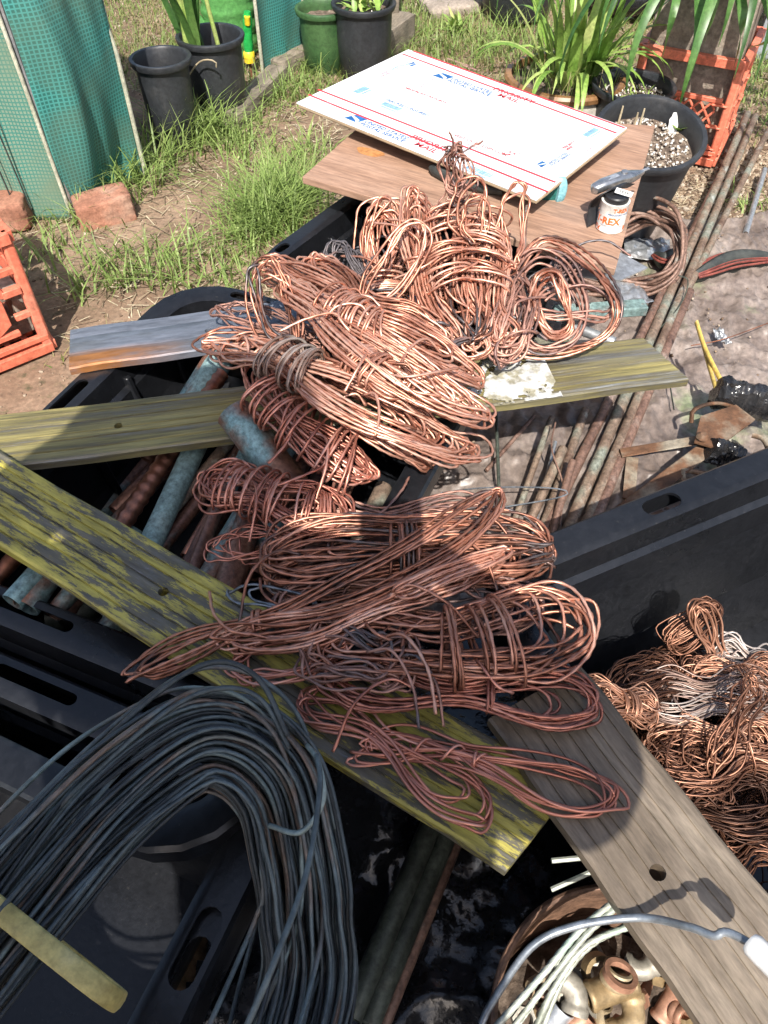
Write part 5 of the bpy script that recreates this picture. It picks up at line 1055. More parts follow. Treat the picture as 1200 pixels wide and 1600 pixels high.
# ------------------------------------------------------------------ orange crates
def crate(label, corner, phi, style, s=.33, h=.29):
    """corner: world xy of the front right bottom corner; the front faces local -y"""
    c, sn = math.cos(phi), math.sin(phi); lx, ly = s/2, -s/2
    ctr = np.array([corner[0]-(c*lx-sn*ly), corner[1]-(sn*lx+c*ly)])
    t = thing('milk_crate', label, 'crate', (ctr[0], ctr[1], -.004), (0, 0, phi), group='orange plastic milk crates')
    hs = s/2; y = -hs+.006; th = .012
    mb = MB()
    def hb(x0, x1, z, hh, d=th, yo=0): mb.box(((x0+x1)/2, y+yo, z), (abs(x1-x0), d, hh))
    def db(x0, z0, x1, z1, wd, d=.009, yo=0): mb.bar((x0, y+yo, z0), (x1, y+yo, z1), d, wd)
    hb(-hs+.002, hs-.002, h-.012, .024, .020, -.003); hb(-hs+.002, hs-.002, .012, .022, .020, -.003); hb(-hs+.004, hs-.004, .038, .012, .016, -.001)
    if style == 'panel':
        hb(-hs+.02, -.105, h*.57, .016, .018, -.002); hb(.105, hs-.02, h*.57, .016, .018, -.002)
        for sx in (-1, 1):
            db(sx*.145, .05, sx*.145, h-.02, .03); db(sx*.045, h-.02, sx*.108, h*.56, .016, .016, -.002); db(sx*.112, h*.56, sx*.112, .04, .014, .014)
            hb(sx*.112, sx*.15, h*.36, .014); hb(sx*.085, sx*.15, h*.72, .014); hb(sx*.06, sx*.14, h*.88, .012)
        q = [(-.10, h*.32), (-.06, h*.24), (.06, h*.24), (.10, h*.32), (.10, h*.52), (.075, h*.60), (-.075, h*.60), (-.10, h*.52)]
        mb.prism(q, -.004, .004, M=np.array([[1, 0, 0], [0, 0, -1], [0, 1, 0]]), c=(0, y, 0)); hb(-.075, .075, h*.62, .014, .016, -.002); hb(-.11, .11, h*.235, .012)
        db(-.05, h*.62, .0, h*.9, .012); db(.05, h*.62, .0, h*.9, .012)
    else:
        for sx in (-1, 1): db(sx*(hs-.022), .03, sx*(hs-.022), h-.02, .042, .012); 
        for k in range(3):
            for sx in (-1, 1): hb(sx*(hs-.055), sx*(hs-.012), .05+.06*k, .005, .02, -.002)
        hb(-hs+.03, hs-.03, h*.62, .012); hb(-hs+.03, hs-.03, .052, .012)
        for k in range(2): hb(-hs+.01, hs-.01, .022+.012*k, .004, .022, -.003)
        x0, x1, z0, z1 = -hs+.043, hs-.043, .055, h*.61; stp = .031
        for sgn in (1, -1):
            n = int((x1-x0+z1-z0)/stp)+2
            for k in range(-n, n):
                xx = x0+k*stp; pts = []
                for tt in np.linspace(0, 1, 80):
                    zz = z0+(z1-z0)*tt; xq = xx+(zz-z0)*sgn*.8
                    if x0 <= xq <= x1: pts.append((xq, zz))
                if len(pts) > 6: db(pts[0][0], pts[0][1], pts[-1][0], pts[-1][1], .006, .007)
    me = mb.mesh('side_panel')
    for k in range(4): obj('side_panel', me, M['orange_plastic'], t, rot=(0, 0, k*math.pi/2), bevel=.0016)
    mb = MB()
    for sx in (-1, 1):
        for sy in (-1, 1):
            p = MB(); p.box((sx*(hs-.010), sy*(hs-.010), h/2), (.024, .024, h-.004)); obj('corner_post', p, M['orange_plastic'], t, bevel=.006)
    for k in range(7): mb.box((0, -hs+.045+k*.04, .008), (s-.04, .012, .008)); mb.box((-hs+.045+k*.04, 0, .0165), (.012, s-.04, .007))
    obj('floor_grid', mb, M['orange_plastic'], t)
    return t, ctr
cl = P(86, 543, 0); crate('orange plastic crate with a panelled side at the left edge', cl[:2], R_(38), 'panel')
def block(label, c, phi, size, z0=0):
    mb = MB(); x, y, z = size; mb.box((0, 0, z/2), size); cs = []
    for sx in (-1, 1): cs.append(MB().box((sx*x*.24, 0, z/2), (x*.36, y*.6, z*1.5)))
    return obj('concrete_block', cut(mb, cs, 'concrete_block'), M['concrete'], loc=(c[0], c[1], z0), rot=(0, 0, phi), label=label, cat='concrete block', bevel=.004)
mb = MB(); mb.box((0, 0, .06), (.24, .10, .12)); obj('concrete_block', cut(mb, [MB().box((sx*.06, 0, .06), (.07, .3, .06)) for sx in (-1, 1)], 'cb'), M['concrete'], loc=(cl[0]-.17, cl[1]+.0, .022), rot=(0, 0, R_(38)), label='hollow grey concrete block inside the left orange crate', cat='concrete block', bevel=.004)
tr_ = P(1168, 94, .29); tl_ = P(1004, 66, .29); dv = unit(tr_-tl_); phr = math.atan2(dv[1], dv[0])
tcr, ccr = crate('orange plastic crate with diamond lattice beside the plant pots', tr_[:2], phr, 'lattice', s=float(np.linalg.norm((tr_-tl_)[:2]))*1.0)
block('rough grey concrete block standing in the lattice crate', ccr+np.array([-.01, -.01]), phr, (.26, .19, .40), .03)

# ------------------------------------------------------------------ pots and plants
def leaf(mb, base, az, L, wd, rise, droop, seed, fold=.25, n=14, tint=.5, twist=0):
    """strap leaf: rises at angle 'rise' and bends over by 'droop' radians along its length"""
    p = np.array(base, float); a = rise; rows = []; h = np.array([math.cos(az), math.sin(az), 0]); sd = np.array([-math.sin(az), math.cos(az), 0]); r_ = random.Random(seed)
    for i in range(n):
        s = i/(n-1); w_ = wd*min(1, .45+2.2*s)*max(0.02, (1-s**2.6)); tw = twist*s
        d = h*math.cos(a)+np.array([0, 0, math.sin(a)]); up = np.cross(sd, d)
        s2 = sd*math.cos(tw)+up*math.sin(tw)
        rows.append([p-s2*w_/2+up*fold*w_*.5, p, p+s2*w_/2+up*fold*w_*.5])
        p = p+d*L/(n-1); a -= droop*(.4+1.3*s)/(n-1)
    mb.grid(np.array(rows), tint=np.full((n, 3), tint))
def pot(label, c, r_top, r_bot, h, mat, soil_z=.85, name='plant_pot', group=None, rim=.010, rimh=.02, soilmat='potting', bits=90, tilt=0, spin=None):
    t = thing(name, label, 'pot', (c[0], c[1], -.005), (tilt, 0, rnd(0, 6) if spin is None else spin), group=group); f = soil_z; rs = (r_bot+(r_top-r_bot)*f)-.004
    mb = MB(); mb.lathe([(0, 0), (r_bot-.006, 0), (r_bot, .006), (r_bot+(r_top-r_bot)*.5, h*.5), (r_top-.004, h-rimh), (r_top+rim*.6, h-rimh+.003), (r_top+rim, h-.004), (r_top+rim*.8, h), (r_top-.002, h), (r_top-.006, h-.006), (rs, h*f), (r_bot-.004, .01), (0, .01)], 48); obj('wall', mb, mat, t, angle=45)
    n = 10; S, T = np.meshgrid(np.linspace(0.001, 1, n), np.linspace(0, 2*np.pi, 33), indexing='ij')
    V = np.stack([S*rs*np.cos(T), S*rs*np.sin(T), h*f-.012+.008*snoise(S*np.cos(T)*6, S*np.sin(T)*6, 5)], -1); mb = MB(); mb.grid(V); obj('soil', mb, M[soilmat], t, angle=None)
    if bits:
        mb = MB()
        for k in range(bits):
            rr = rs*math.sqrt(random.random())*.94; a = rnd(0, 6.28); s_ = rnd(.0015, .006); q = Euler((rnd(0, 3), rnd(0, 3), 0)).to_matrix()
            mb.box((rr*math.cos(a), rr*math.sin(a), h*f-.006), (s_*1.3, s_, s_*.8), np.array(q), tint=random.random(), taper=.7)
        obj('perlite', mb, M['perlite'], t, kind='stuff', angle=None)
    return t
GPOT = 'black nursery pots'
# big pot with tag, right of plywood
zr = .30; prc = P(1018, 205, zr); pr_r = (P(1103, 215, zr)-P(932, 215, zr))[0]/2; TLT = .26; zh = .29
pt = pot('big black nursery pot with a white plant tag, behind the plywood corner', prc[:2]+[0, zh*math.sin(TLT)], pr_r*.96, pr_r*.72, zh, M['pot_plastic'], .86, group=GPOT, bits=600, rim=.010, tilt=TLT, spin=0); pt.location.z = zr-zh*math.cos(TLT)
axp = np.array([0, -math.sin(TLT), math.cos(TLT)]); S0 = prc-axp*(zh*.14+.012)
def PS(x, y):
    q = P(x, y, .5); o_ = np.array([0, 0, CAM_H]); d_ = q-o_; return o_+d_*(np.dot(S0-o_, axp)/np.dot(d_, axp))
tg_ = PS(1050, 206); mb = MB(); mb.prism([(-.011, -.02), (.011, -.02), (.012, .028), (.007, .034), (.005, .042), (-.005, .042), (-.007, .034), (-.012, .028)], 0, .0012, M=np.array([[1, 0, 0], [0, 0, -1], [0, 1, 0]]))
tgo = obj('plant_tag', mb, M['white_plastic'], loc=tuple(tg_), rot=(-.25, 0, .1), label='white plastic plant tag standing in the big black pot', cat='plant tag')
mb = MB()
for k, (z_, w_) in enumerate(((.030, .010), (.020, .012), (.016, .008))): mb.box((0, -.0006, z_), (w_, .0006, .002))
obj('print', mb, M['ink_grey'], tgo)
sp = thing('seedling', 'tiny green succulent seedling beside the white plant tag', 'seedling', tuple(PS(1060, 206)))
mb = MB()
for k, a in enumerate((.1, 1.4, 2.9, 4.2, 5.2)): leaf(mb, (0, 0, .004), a, rnd(.022, .034), .016, .7, .5, k, fold=.15, n=8, tint=.75)
obj('leaves', mb, M['leaf'], sp)
for k, (x, y) in enumerate(((998, 200), (988, 206), (965, 196))):
    mb = MB(); q = PS(x, y); mb.tube([q, q+[.002, 0, .03], q+[.003, .001, .045]], [.003, .0026, .002], 7); obj('dry_stalk', mb, M['straw'], world=True, label=('tallest dry stalk stub in the big black pot', 'short dry stalk stub near the tallest one in the black pot', 'dry stalk stub near the left rim of the black pot')[k], cat='stalk')
# gravel pot behind it
zr2 = .24; pc2 = P(992, 128, zr2); pot('black pot of coarse gravel between the lily and the lattice crate', pc2[:2], .105, .085, zr2, M['pot_plastic'], .9, group=GPOT, bits=300)
mb = MB()
for k in range(40): leaf(mb, (pc2[0]+rnd(-.07, .07), pc2[1]+rnd(-.07, .05), zr2*.9-.01), rnd(0, 6.3), rnd(.015, .03), .005, rnd(.2, 1.2), .6, k, n=5, tint=rnd(.4, .8))
obj('moss_sprouts', mb, M['leaf'], world=True, label='small green sprouts in the gravel pot', cat='sprouts')
# glazed pot with lily
zl = .22; plc = P(884, 112, zl); prl = (P(975, 120, zl)-P(792, 120, zl))[0]/2
tl = thing('glazed_pot', 'cream glazed pot with a brown rim holding the strap leaved plant', 'pot', (plc[0], plc[1], -.005))
mb = MB(); mb.lathe([(0, 0), (prl*.7, 0), (prl*.9, zl*.3), (prl*.98, zl*.75), (prl*.96, zl-.022)], 48); obj('wall', mb, M['glaze_cream'], tl)
mb = MB(); mb.lathe([(prl*.955, zl-.026), (prl*1.03, zl-.02), (prl*1.05, zl-.008), (prl*1.02, zl), (prl*.93, zl), (prl*.91, zl-.05), (prl*.4, zl-.052)], 48); obj('rim', mb, M['clay_rim'], tl)
mb = MB(); t_ = 2*np.pi*np.arange(32)/32; mb.add(np.c_[prl*.92*np.cos(t_), prl*.92*np.sin(t_), np.full(32, zl-.022)], None, [list(range(32))]); obj('soil', mb, M['potting'], tl)
lily = thing('strap_leaved_plant', 'bushy plant of long upright strap leaves in the glazed pot', 'plant', (plc[0], plc[1], zl-.02))
mb = MB()
for k in range(60):
    a = rnd(0, 6.28); rr = prl*.55*math.sqrt(random.random()); base = (rr*math.cos(a)+.02, rr*math.sin(a), 0)
    out = k > 42
    leaf(mb, base, a+rnd(-.6, .6), rnd(.24, .40) if not out else rnd(.24, .34), rnd(.018, .030), rnd(1.15, 1.5) if not out else rnd(.7, 1.1), rnd(.3, 1.0) if not out else rnd(1.6, 2.6), k, tint=rnd(.25, .95), n=14)
for k, az in enumerate((-.2, -.5, -1.3, -2.2, 3.0)): leaf(mb, (0.02, -.01, 0), az, rnd(.26, .34), .024, .95, 2.3, 900+k, tint=.7)
obj('leaves', mb, M['leaf'], lily)
mb = MB()
for k in range(260):
    a = rnd(0, 6.28); rr = prl*.9*math.sqrt(random.random()); leaf(mb, (rr*math.cos(a), rr*math.sin(a), 0), rnd(0, 6.28), rnd(.03, .12), .003, rnd(.9, 1.5), rnd(.2, 1.4), k, n=6, tint=rnd(.2, .8))
obj('grass_tuft', mb, M['grass'], lily, kind='stuff')
# small succulent sprigs below the glazed pot
mb = MB()
for k in range(46):
    q = P(rnd(868, 945), rnd(165, 205), .06); hgt = rnd(.10, .2)
    for j in range(14): leaf(mb, q+[0, 0, .02+hgt*j/14], j*2.4, .018, .006, .5, .5, j, n=4, tint=rnd(.3, .7))
obj('sprig_clump', mb, M['leaf_dark'], world=True, label='low clump of bushy green sprigs behind the cardboard corner', cat='plant', kind=None)
# hanging plant above the lattice crate
hp = np.array([ccr[0]+.0, ccr[1]-.02, .432])
pot('dark pot standing on the concrete block above the lattice crate', hp[:2]+[0, .0], .10, .08, .12, M['pot_plastic'], .9, bits=0).location.z = .432
hang = thing('strap_leaved_plant', 'plant with broad leaves hanging down over the lattice crate', 'plant', tuple(hp+[0, 0, .08]))
mb = MB()
for k in range(34):
    a = rnd(-3.0, .1) if k < 24 else rnd(0, 3.14); leaf(mb, (.06*math.cos(a), .06*math.sin(a), 0), a+rnd(-.3, .3), rnd(.50, .80), rnd(.026, .040), rnd(.3, .7), rnd(2.0, 2.6), 300+k, tint=rnd(.2, .8), n=18, twist=rnd(-.8, .8))
for k, pts in enumerate([[(1100, -40, .48), (1090, 60, .40), (1066, 155, .26)], [(1150, -30, .47), (1160, 30, .42), (1146, 108, .27)], [(1075, -50, .5), (1052, 20, .44), (1034, 92, .32)], [(1130, -40, .5), (1110, 30, .42), (1098, 75, .34)], [(1195, 0, .45), (1205, 60, .38), (1166, 76, .30)], [(1060, -60, .5), (1040, -10, .46), (1022, 40, .38)]]):
    c_ = smooth([hp+[0, 0, .10]]+[P(*q) for q in pts], 22); tg_2 = np.gradient(c_, axis=0); sd_ = np.cross(tg_2, [0, -.6, .8]); sd_ /= np.linalg.norm(sd_, axis=1)[:, None]
    wv = (.036-.003*k)*np.minimum(1, .5+np.linspace(0, 1.6, 22))*(1-np.linspace(0, 1, 22)**3)/2+.0004; up_ = np.cross(sd_, tg_2); up_ /= np.linalg.norm(up_, axis=1)[:, None]
    mb.grid(np.stack([c_-sd_*wv[:, None]+up_*.25*wv[:, None], c_, c_+sd_*wv[:, None]+up_*.25*wv[:, None]], 1)-(hp+[0, 0, .08]), tint=np.full((22, 3), .5+.08*k))
obj('leaves', mb, M['leaf_dark'], hang)
# two nursery pots at left
z1_ = .25; q1 = np.array([-.645, 2.43])
pot('smaller black nursery pot beside the green cover, front of two', q1, .080, .064, z1_, M['pot_plastic'], .72, group=GPOT, bits=40)
z2_ = .245; c2_ = np.array([-.53, 2.62, z2_]); r2_ = .095
pot('larger black nursery pot behind the smaller one, with thick stems', c2_[:2], r2_, r2_*.84, z2_, M['pot_plastic'], .72, group=GPOT, bits=120)
st = thing('stem_plant', 'thick pale green stems growing in the larger left pot', 'plant', (c2_[0], c2_[1], z2_*.7))
mb = MB(); 
for (dx, dy, lx_, ly_, r_) in ((.03, -.02, -.06, .03, .007), (-.05, -.02, -.02, .03, .012), (-.07, -.03, .0, .05, .010)):
    mb.tube(smooth([(dx, dy, 0), (dx+lx_*.5, dy+ly_*.4, .22), (dx+lx_, dy+ly_, .5)], 14), np.linspace(r_, r_*.7, 14), 10, tint=.85)
obj('stem', mb, M['leaf'], st)
mb = MB()
for k in range(14): leaf(mb, (rnd(-.08, -.02), rnd(-.04, .02), 0), rnd(0, 6.3), rnd(.3, .5), rnd(.022, .034), rnd(1.2, 1.5), rnd(.2, .8), 70+k, tint=rnd(.3, .9))
obj('leaves', mb, M['leaf_dark'], st)
# dry twig bent in front of the pots
mb = MB(); mb.tube(smooth([P(235, 190, .02), P(280, 140, .12), P(310, 98, .20), P(335, 95, .21), P(338, 105, .19)], 24), .0022, 6, tint=.6); obj('dry_twig', mb, M['straw'], world=True, label='dry bent twig leaning in front of the two left pots', cat='twig')
# watering can
wc = P(362, 92, 0); wt = thing('watering_can', 'bright green ribbed plastic watering can behind the left pots', 'watering can', (wc[0], wc[1]+.06, 0), (0, 0, .3))
prf = [(0, 0), (.085, 0), (.095, .01)]+[(.090+.011*abs(math.sin(k*1.05)), .02+.017*k) for k in range(11)]+[(.075, .23), (.06, .26), (.055, .30), (.05, .30), (.05, .25), (0, .24)]
mb = MB(); mb.lathe(prf, 36); V = mb.v[0]; V[:, 1] *= .8; obj('body', mb, M['can_green'], wt, angle=60)
mb = MB(); mb.tube(smooth([(.03, 0, .29), (.10, 0, .31), (.15, 0, .26), (.15, 0, .17), (.09, 0, .11)], 30), .013, 10, flat=.7); obj('handle', mb, M['can_green'], wt)
mb = MB(); mb.tube(smooth([(-.08, 0, .07), (-.14, 0, .16), (-.24, 0, .30)], 20), np.linspace(.022, .011, 20), 12); obj('spout', mb, M['can_green'], wt)
# hose nozzle on a stake
nz0 = P(393, 118, 0); ntg = thing('hose_nozzle', 'green and yellow hose nozzle on a stake beside the narrow flap', 'nozzle', tuple(nz0))
mb = MB(); mb.tube([(0, 0, -.02), (0, 0, .05)], .005, 8); obj('stake', mb, M['rust_red'], ntg)
mb = MB(); mb.lathe([(.009, .045), (.018, .05), (.020, .06), (.020, .075), (.016, .08), (.010, .08), (.010, .05)], 20, M=frame((1, .0, 0))*1); V = mb.v[0]; obj('collar', mb, M['nozzle_yellow'], ntg)
mb = MB(); mb.tube(smooth([(0, 0, .07), (.004, .0, .13), (.012, .0, .20)], 12), np.array([.014, .016, .017, .017, .016, .016, .016, .016, .017, .016, .014, .011]), 14); obj('grip', mb, M['nozzle_green'], ntg)
mb = MB(); mb.tube(smooth([(0, 0, .045), (0, 0, .075)], 6), .0195, 14); obj('ring', mb, M['nozzle_yellow'], ntg)
mb = MB(); mb.tube(smooth([(.010, -.012, .165), (.012, -.016, .19)], 5), .010, 10); obj('trigger', mb, M['nozzle_yellow'], ntg)
# back row
zb1 = .20; pb1 = P(503, 8, zb1); pot('dark green plastic pot at the top of the picture', pb1[:2], .085, .068, zb1, M['pot_green'], .9, bits=0)
zb2 = .23; pb2 = P(568, 0, zb2); pot('black nursery pot beside the wooden post at the back', pb2[:2], .10, .085, zb2, M['pot_plastic'], .9, group=GPOT, bits=20)
mb = MB()
for k in range(30): leaf(mb, (pb2[0]+rnd(-.05, .05), pb2[1]+rnd(-.05, .05), zb2*.9), rnd(0, 6.28), rnd(.04, .09), .02, rnd(.5, 1.2), .9, k, n=6, tint=rnd(.4, .9))
obj('leafy_seedlings', mb, M['leaf'], world=True, label='leafy green seedlings in the black pot at the back', cat='plant')
pbx = P(790, 40, 0); pot('large dark tub at the top edge behind the strap leaved plant', pbx[:2]+[.06, .12], .17, .13, .22, M['pot_plastic'], .85, bits=0, tilt=.12)
mb = MB()
for k in range(24): leaf(mb, P(712, 48, 0)+[rnd(-.03, .03), rnd(-.03, .03), 0], rnd(0, 6.28), rnd(.05, .10), .018, rnd(.4, 1.2), .9, k, n=7, tint=rnd(.5, .9))
obj('leafy_weed', mb, M['leaf'], world=True, label='leafy green weed in the grass below the flat tan stone', cat='weed')
# grey sheeting behind the lattice crate
n = 40; S, T = np.meshgrid(np.linspace(0, 1, n), np.linspace(0, 1, n), indexing='ij'); q = P(1176, 100, 0)
V = np.stack([q[0]+.02+S*.8+.02*snoise(T*5, S*3, 91), q[1]+.03+S*.15+.05*T+.02*snoise(S*9, T*6, 92), T*.7-.01], -1); mb = MB(); mb.grid(V)
o = obj('grey_tarp', mb, M['galv'], world=True, label='grey plastic tarp hanging at the upper right edge', cat='tarp', angle=None); o.modifiers.new('s', 'SOLIDIFY').thickness = .002
M['tarp_grey'] = pm('tarp_grey', [(.3, (.20, .215, .23)), (.7, (.30, .32, .345))], scale=5, rough=.4, bump=.4, bscale=18); o.data.materials.clear(); o.data.materials.append(M['tarp_grey'])
bgp = P(985, 55, 0); mb = MB(); cen = smooth([(0, 0, 0), (0, .02, .15), (.01, .03, .32), (.02, .03, .45)], 20); mb.tube(cen+np.array([bgp[0]+.02, bgp[1]+.25, 0]), np.interp(np.linspace(0, 1, 20), [0, .1, .6, .9, 1], [.12, .17, .17, .12, .03]), 26); V = mb.v[0]; V += .012*np.stack([snoise(V[:, 2]*22, V[:, 0]*22, 95), snoise(V[:, 2]*22, V[:, 1]*22, 96), 0*V[:, 0]], 1)
obj('black_bag', mb, M['black_film'], world=True, label='full black plastic bag behind the gravel pot', cat='bag', angle=None)

# ------------------------------------------------------------------ bucket with brass fittings, wires, white handle
bc = P(985, 1620, .22); bk = thing('scrap_pot', 'rusty copper pot of brass fittings at the lower right corner', 'pot', (bc[0], bc[1], .02)); rb = .128; hb_ = .205
mb = MB(); mb.lathe([(0, 0), (rb*.8, 0), (rb*.96, .04), (rb, hb_-.01), (rb+.004, hb_), (rb+.001, hb_+.003), (rb-.003, hb_-.002), (rb-.004, .05), (rb*.75, .006), (0, .006)], 56); V = mb.v[0]; V += .003*np.stack([snoise(V[:, 2]*30, V[:, 0]*20, 98), snoise(V[:, 1]*20, V[:, 2]*30, 99), 0*V[:, 0]], 1); obj('wall', mb, M['old_copper'], bk)
t_ = np.linspace(0, 2*np.pi, 70)[:-1]; mb = MB(); mb.tube(np.c_[(rb+.002)*np.cos(t_), (rb+.002)*np.sin(t_), np.full(69, hb_)], .004, 8, closed=True); obj('rim', mb, M['old_copper'], bk)
GF = 'brass plumbing fittings heaped in the scrap pot'
def tube_h(mb, a, b, r, wall=.003, sides=20):
    F_ = frame(np.asarray(b)-np.asarray(a)); L = np.linalg.norm(np.asarray(b)-np.asarray(a)); n0 = mb.n
    B = np.stack([F_[:, 1], F_[:, 2], F_[:, 0]], 1)
    mb.lathe([(r-wall, 0), (r, 0), (r+.0012, .0015), (r+.0012, .005), (r, .0065), (r, L-.0065), (r+.0012, L-.005), (r+.0012, L-.0015), (r, L), (r-wall, L), (r-wall, 0)], sides, c=a, M=B)
def tee(c, d1, d2, r, L, mat, label):
    c = np.asarray(c); d1 = unit(d1); d2 = unit(d2); mb = MB(); tube_h(mb, c-d1*L, c+d1*L, r); o_ = thing('tee_fitting', label, 'fitting', tuple(c), group=GF); obj('run', mb, mat, o_, world=True)
    mb = MB(); tube_h(mb, c+d2*r*.55, c+d2*L*1.05, r*1.02); obj('branch', mb, mat, o_, world=True); return o_
def nut(c, d, r, h_, mat, label, hexa=True, name='ring_fitting'):
    F_ = frame(d); B = np.stack([F_[:, 1], F_[:, 2], F_[:, 0]], 1); mb = MB(); n = 24; rg = []
    for rr, zz in ((r*.7, 0), (r, 0), (r, h_), (r*.7, h_), (r*.68, h_*.5)):
        row = []
        for k in range(n):
            t = 2*math.pi*k/n; f = 1
            if hexa and rr == r: f = 1/max(math.cos(((t+math.pi/6) % (math.pi/3))-math.pi/6), .5)*.92
            row.append(np.array([rr*f*math.cos(t), rr*f*math.sin(t), zz]) @ B.T+np.asarray(c))
        rg.append(row)
    mb.loft(rg, closed=True); return obj(name, mb, mat, world=True, label=label, cat='fitting', group=GF, angle=30)
tee(P(955, 1545, .225), (.9, .25, .05), (.25, .55, .75), .0135, .025, M['brass'], 'largest brass tee with its open mouth facing up')
nut(P(967, 1528, .245), (.25, .45, .85), .0165, .007, M['brass_rose'], 'copper coloured ring at the mouth of the largest tee', False)
elbow('elbow_fitting', P(905, 1540, .225), (.3, .9, .3), .0115, M['brass_pale'], 'pale brass elbow left of the largest tee', 'fitting', 90, .015, .010, group=GF)
nut(P(930, 1512, .21), (.2, -.5, .8), .016, .012, M['brass'], 'dark brass ring behind the pale elbow', False)
elbow('elbow_fitting', P(1010, 1525, .21), (.8, -.5, .1), .010, M['brass_pale'], 'small notched elbow right of the largest tee', 'fitting', 60, .014, .01, group=GF)
tee(P(1045, 1570, .20), (.5, .6, .4), (.5, -.6, .5), .010, .018, M['brass_rose'], 'tee with an orange inside near the brown strip')
pipe('fitting_nipple', P(855, 1600, .20), P(880, 1570, .215), .014, M['galv'], 'shiny silver nipple at the bottom of the heap', 'fitting', group=GF)
pipe('fitting_nipple', P(890, 1605, .20), P(918, 1582, .21), .013, M['brass_rose'], 'threaded copper nipple right of the silver one', 'fitting', group=GF, corr=1)
pipe('fitting_nipple', P(935, 1600, .19), P(945, 1570, .21), .008, M['brass'], 'small threaded brass nipple at the bottom edge', 'fitting', group=GF, corr=1)
elbow('elbow_fitting', P(1000, 1598, .215), (.9, .3, .1), .011, M['brass'], 'golden brass elbow at the bottom edge', 'fitting', 70, .016, .014, group=GF)
pipe('fitting_nipple', P(870, 1555, .20), P(900, 1520, .215), .015, M['brass_pale'], 'dull pale nipple behind the green wires', 'fitting', group=GF)
nut(P(815, 1590, .20), (.1, -.3, .9), .012, .012, M['brass_pale'], 'pale hex nut inside the left rim of the pot')
nut(P(835, 1545, .19), (.4, -.3, .7), .013, .012, M['brass'], 'brass hex nut behind the silver nipple')
low = [(-.07, .02, 0, 'brass hex nut deep by the left wall of the scrap pot'), (-.03, .06, 1, 'pale tee deep behind the dark brass ring'), (.04, .05, 2, 'rosy hex nut deep under the brown strip'), (.07, -.01, 0, 'brass tee deep at the right of the scrap pot'), (.0, -.01, 1, 'pale hex nut deep under the largest tee'), (-.05, -.05, 2, 'rosy tee deep at the near left of the scrap pot'), (.03, -.07, 0, 'brass hex nut deep at the near edge of the scrap pot'), (-.01, .085, 1, 'pale hex nut deep against the far wall of the scrap pot')]
for k, (dx, dy, m_, lb_) in enumerate(low):
    q = np.array([bc[0]+dx, bc[1]+dy, rnd(.12, .16)]); mt = M[('brass', 'brass_pale', 'brass_rose')[m_]]
    if 'nut' in lb_: nut(q, (rnd(-1, 1), rnd(-1, 1), .6), rnd(.013, .018), rnd(.01, .018), mt, lb_)
    else: tee(q, (rnd(-1, 1), rnd(-1, 1), rnd(-.3, .3)), (rnd(-.3, .3), rnd(-.3, .3), 1), rnd(.010, .014), rnd(.018, .026), mt, lb_)
mb = MB(); mb.lathe([(0, .10), (.05, .105), (.10, .09), (.12, .08)], 30); obj('debris', mb, M['potting'], bk)
for k, (x_, y_, r_, m_, lb_) in enumerate([(880, 1590, .010, 'brass', 'brass hex nut between the silver and copper nipples'), (925, 1575, .009, 'brass_pale', 'pale hex nut below the pale elbow'), (1000, 1560, .0105, 'brass_rose', 'rosy hex nut below the notched elbow'), (1030, 1535, .009, 'brass', 'brass hex nut close to the brown strip edge'), (985, 1580, .009, 'brass_pale', 'pale hex nut beneath the largest tee'), (855, 1565, .0095, 'brass_rose', 'rosy hex nut beside the green wires'), (1065, 1600, .010, 'brass', 'brass hex nut at the bottom edge by the brown strip'), (960, 1600, .009, 'brass_rose', 'rosy hex nut at the bottom edge of the picture')]):
    nut(P(x_, y_, .195), (math.sin(k*2.1), math.cos(k*2.1), .8), r_, .010, M[m_], lb_)
gw = [('greenish wire arching over the fittings, outermost', [(770, 1610, .27), (850, 1520, .30), (905, 1455, .315), (958, 1410, .318)], .0034), ('second greenish wire over the fittings', [(790, 1620, .26), (868, 1520, .30), (915, 1462, .315), (962, 1418, .318)], .003),
      ('innermost pale wire curving round the fittings', [(835, 1610, .255), (868, 1540, .28), (915, 1478, .30), (985, 1446, .305)], .0034), ('thin bluish wire between the greenish ones', [(805, 1610, .25), (850, 1545, .27), (880, 1490, .29)], .0016), ('pale wire beside the innermost one', [(842, 1620, .25), (880, 1530, .275), (925, 1476, .295), (990, 1442, .30)], .0028)]
for lb_, pts, r_ in gw:
    mb = MB(); q = smooth([P(*c) for c in pts], 80); mb.tube(q, r_, 10, lobes=5, amp=.2, turn=.25, tint=walk(80, RNG, .2, .9)); obj('aluminium_wire', mb, M['alu_wire'], world=True, label=lb_, cat='wire', angle=None)
hk = thing('handled_wire', 'bent grey wire with a white handle crossing the brown strip', 'wire handle', tuple(P(1000, 1437, .36)))
mb = MB(); mb.tube(smooth([P(752, 1600, .30), P(770, 1565, .31), P(830, 1480, .345), P(900, 1447, .36), P(1000, 1434, .366), P(1075, 1448, .40), P(1115, 1462, .415), P(1130, 1456, .42), P(1150, 1462, .425), P(1178, 1478, .43)], 90), .0034, 10); obj('wire', mb, M['grey_wire'], hk, world=True)
mb = MB(); mb.tube(smooth([P(1172, 1472, .43), P(1230, 1530, .44)], 12), np.r_[.008, np.full(10, .0095), .008], 16); obj('handle', mb, M['white_plastic'], hk, world=True)

q = P(392, 62, 0); bt = thing('plant_tray', 'stack of black plant trays behind the green watering can', 'tray', (q[0]+.02, q[1]+.30, 0), (0, 0, .2))
for k in range(5):
    mb = MB(); mb.box((.01*(k % 2), 0, .04+.075*k), (.42, .26, .06), taper=1.06); mb.box((.01*(k % 2), 0, .0725+.075*k), (.47, .31, .006)); obj('tray', mb, M['pot_plastic'], bt, bevel=.004)

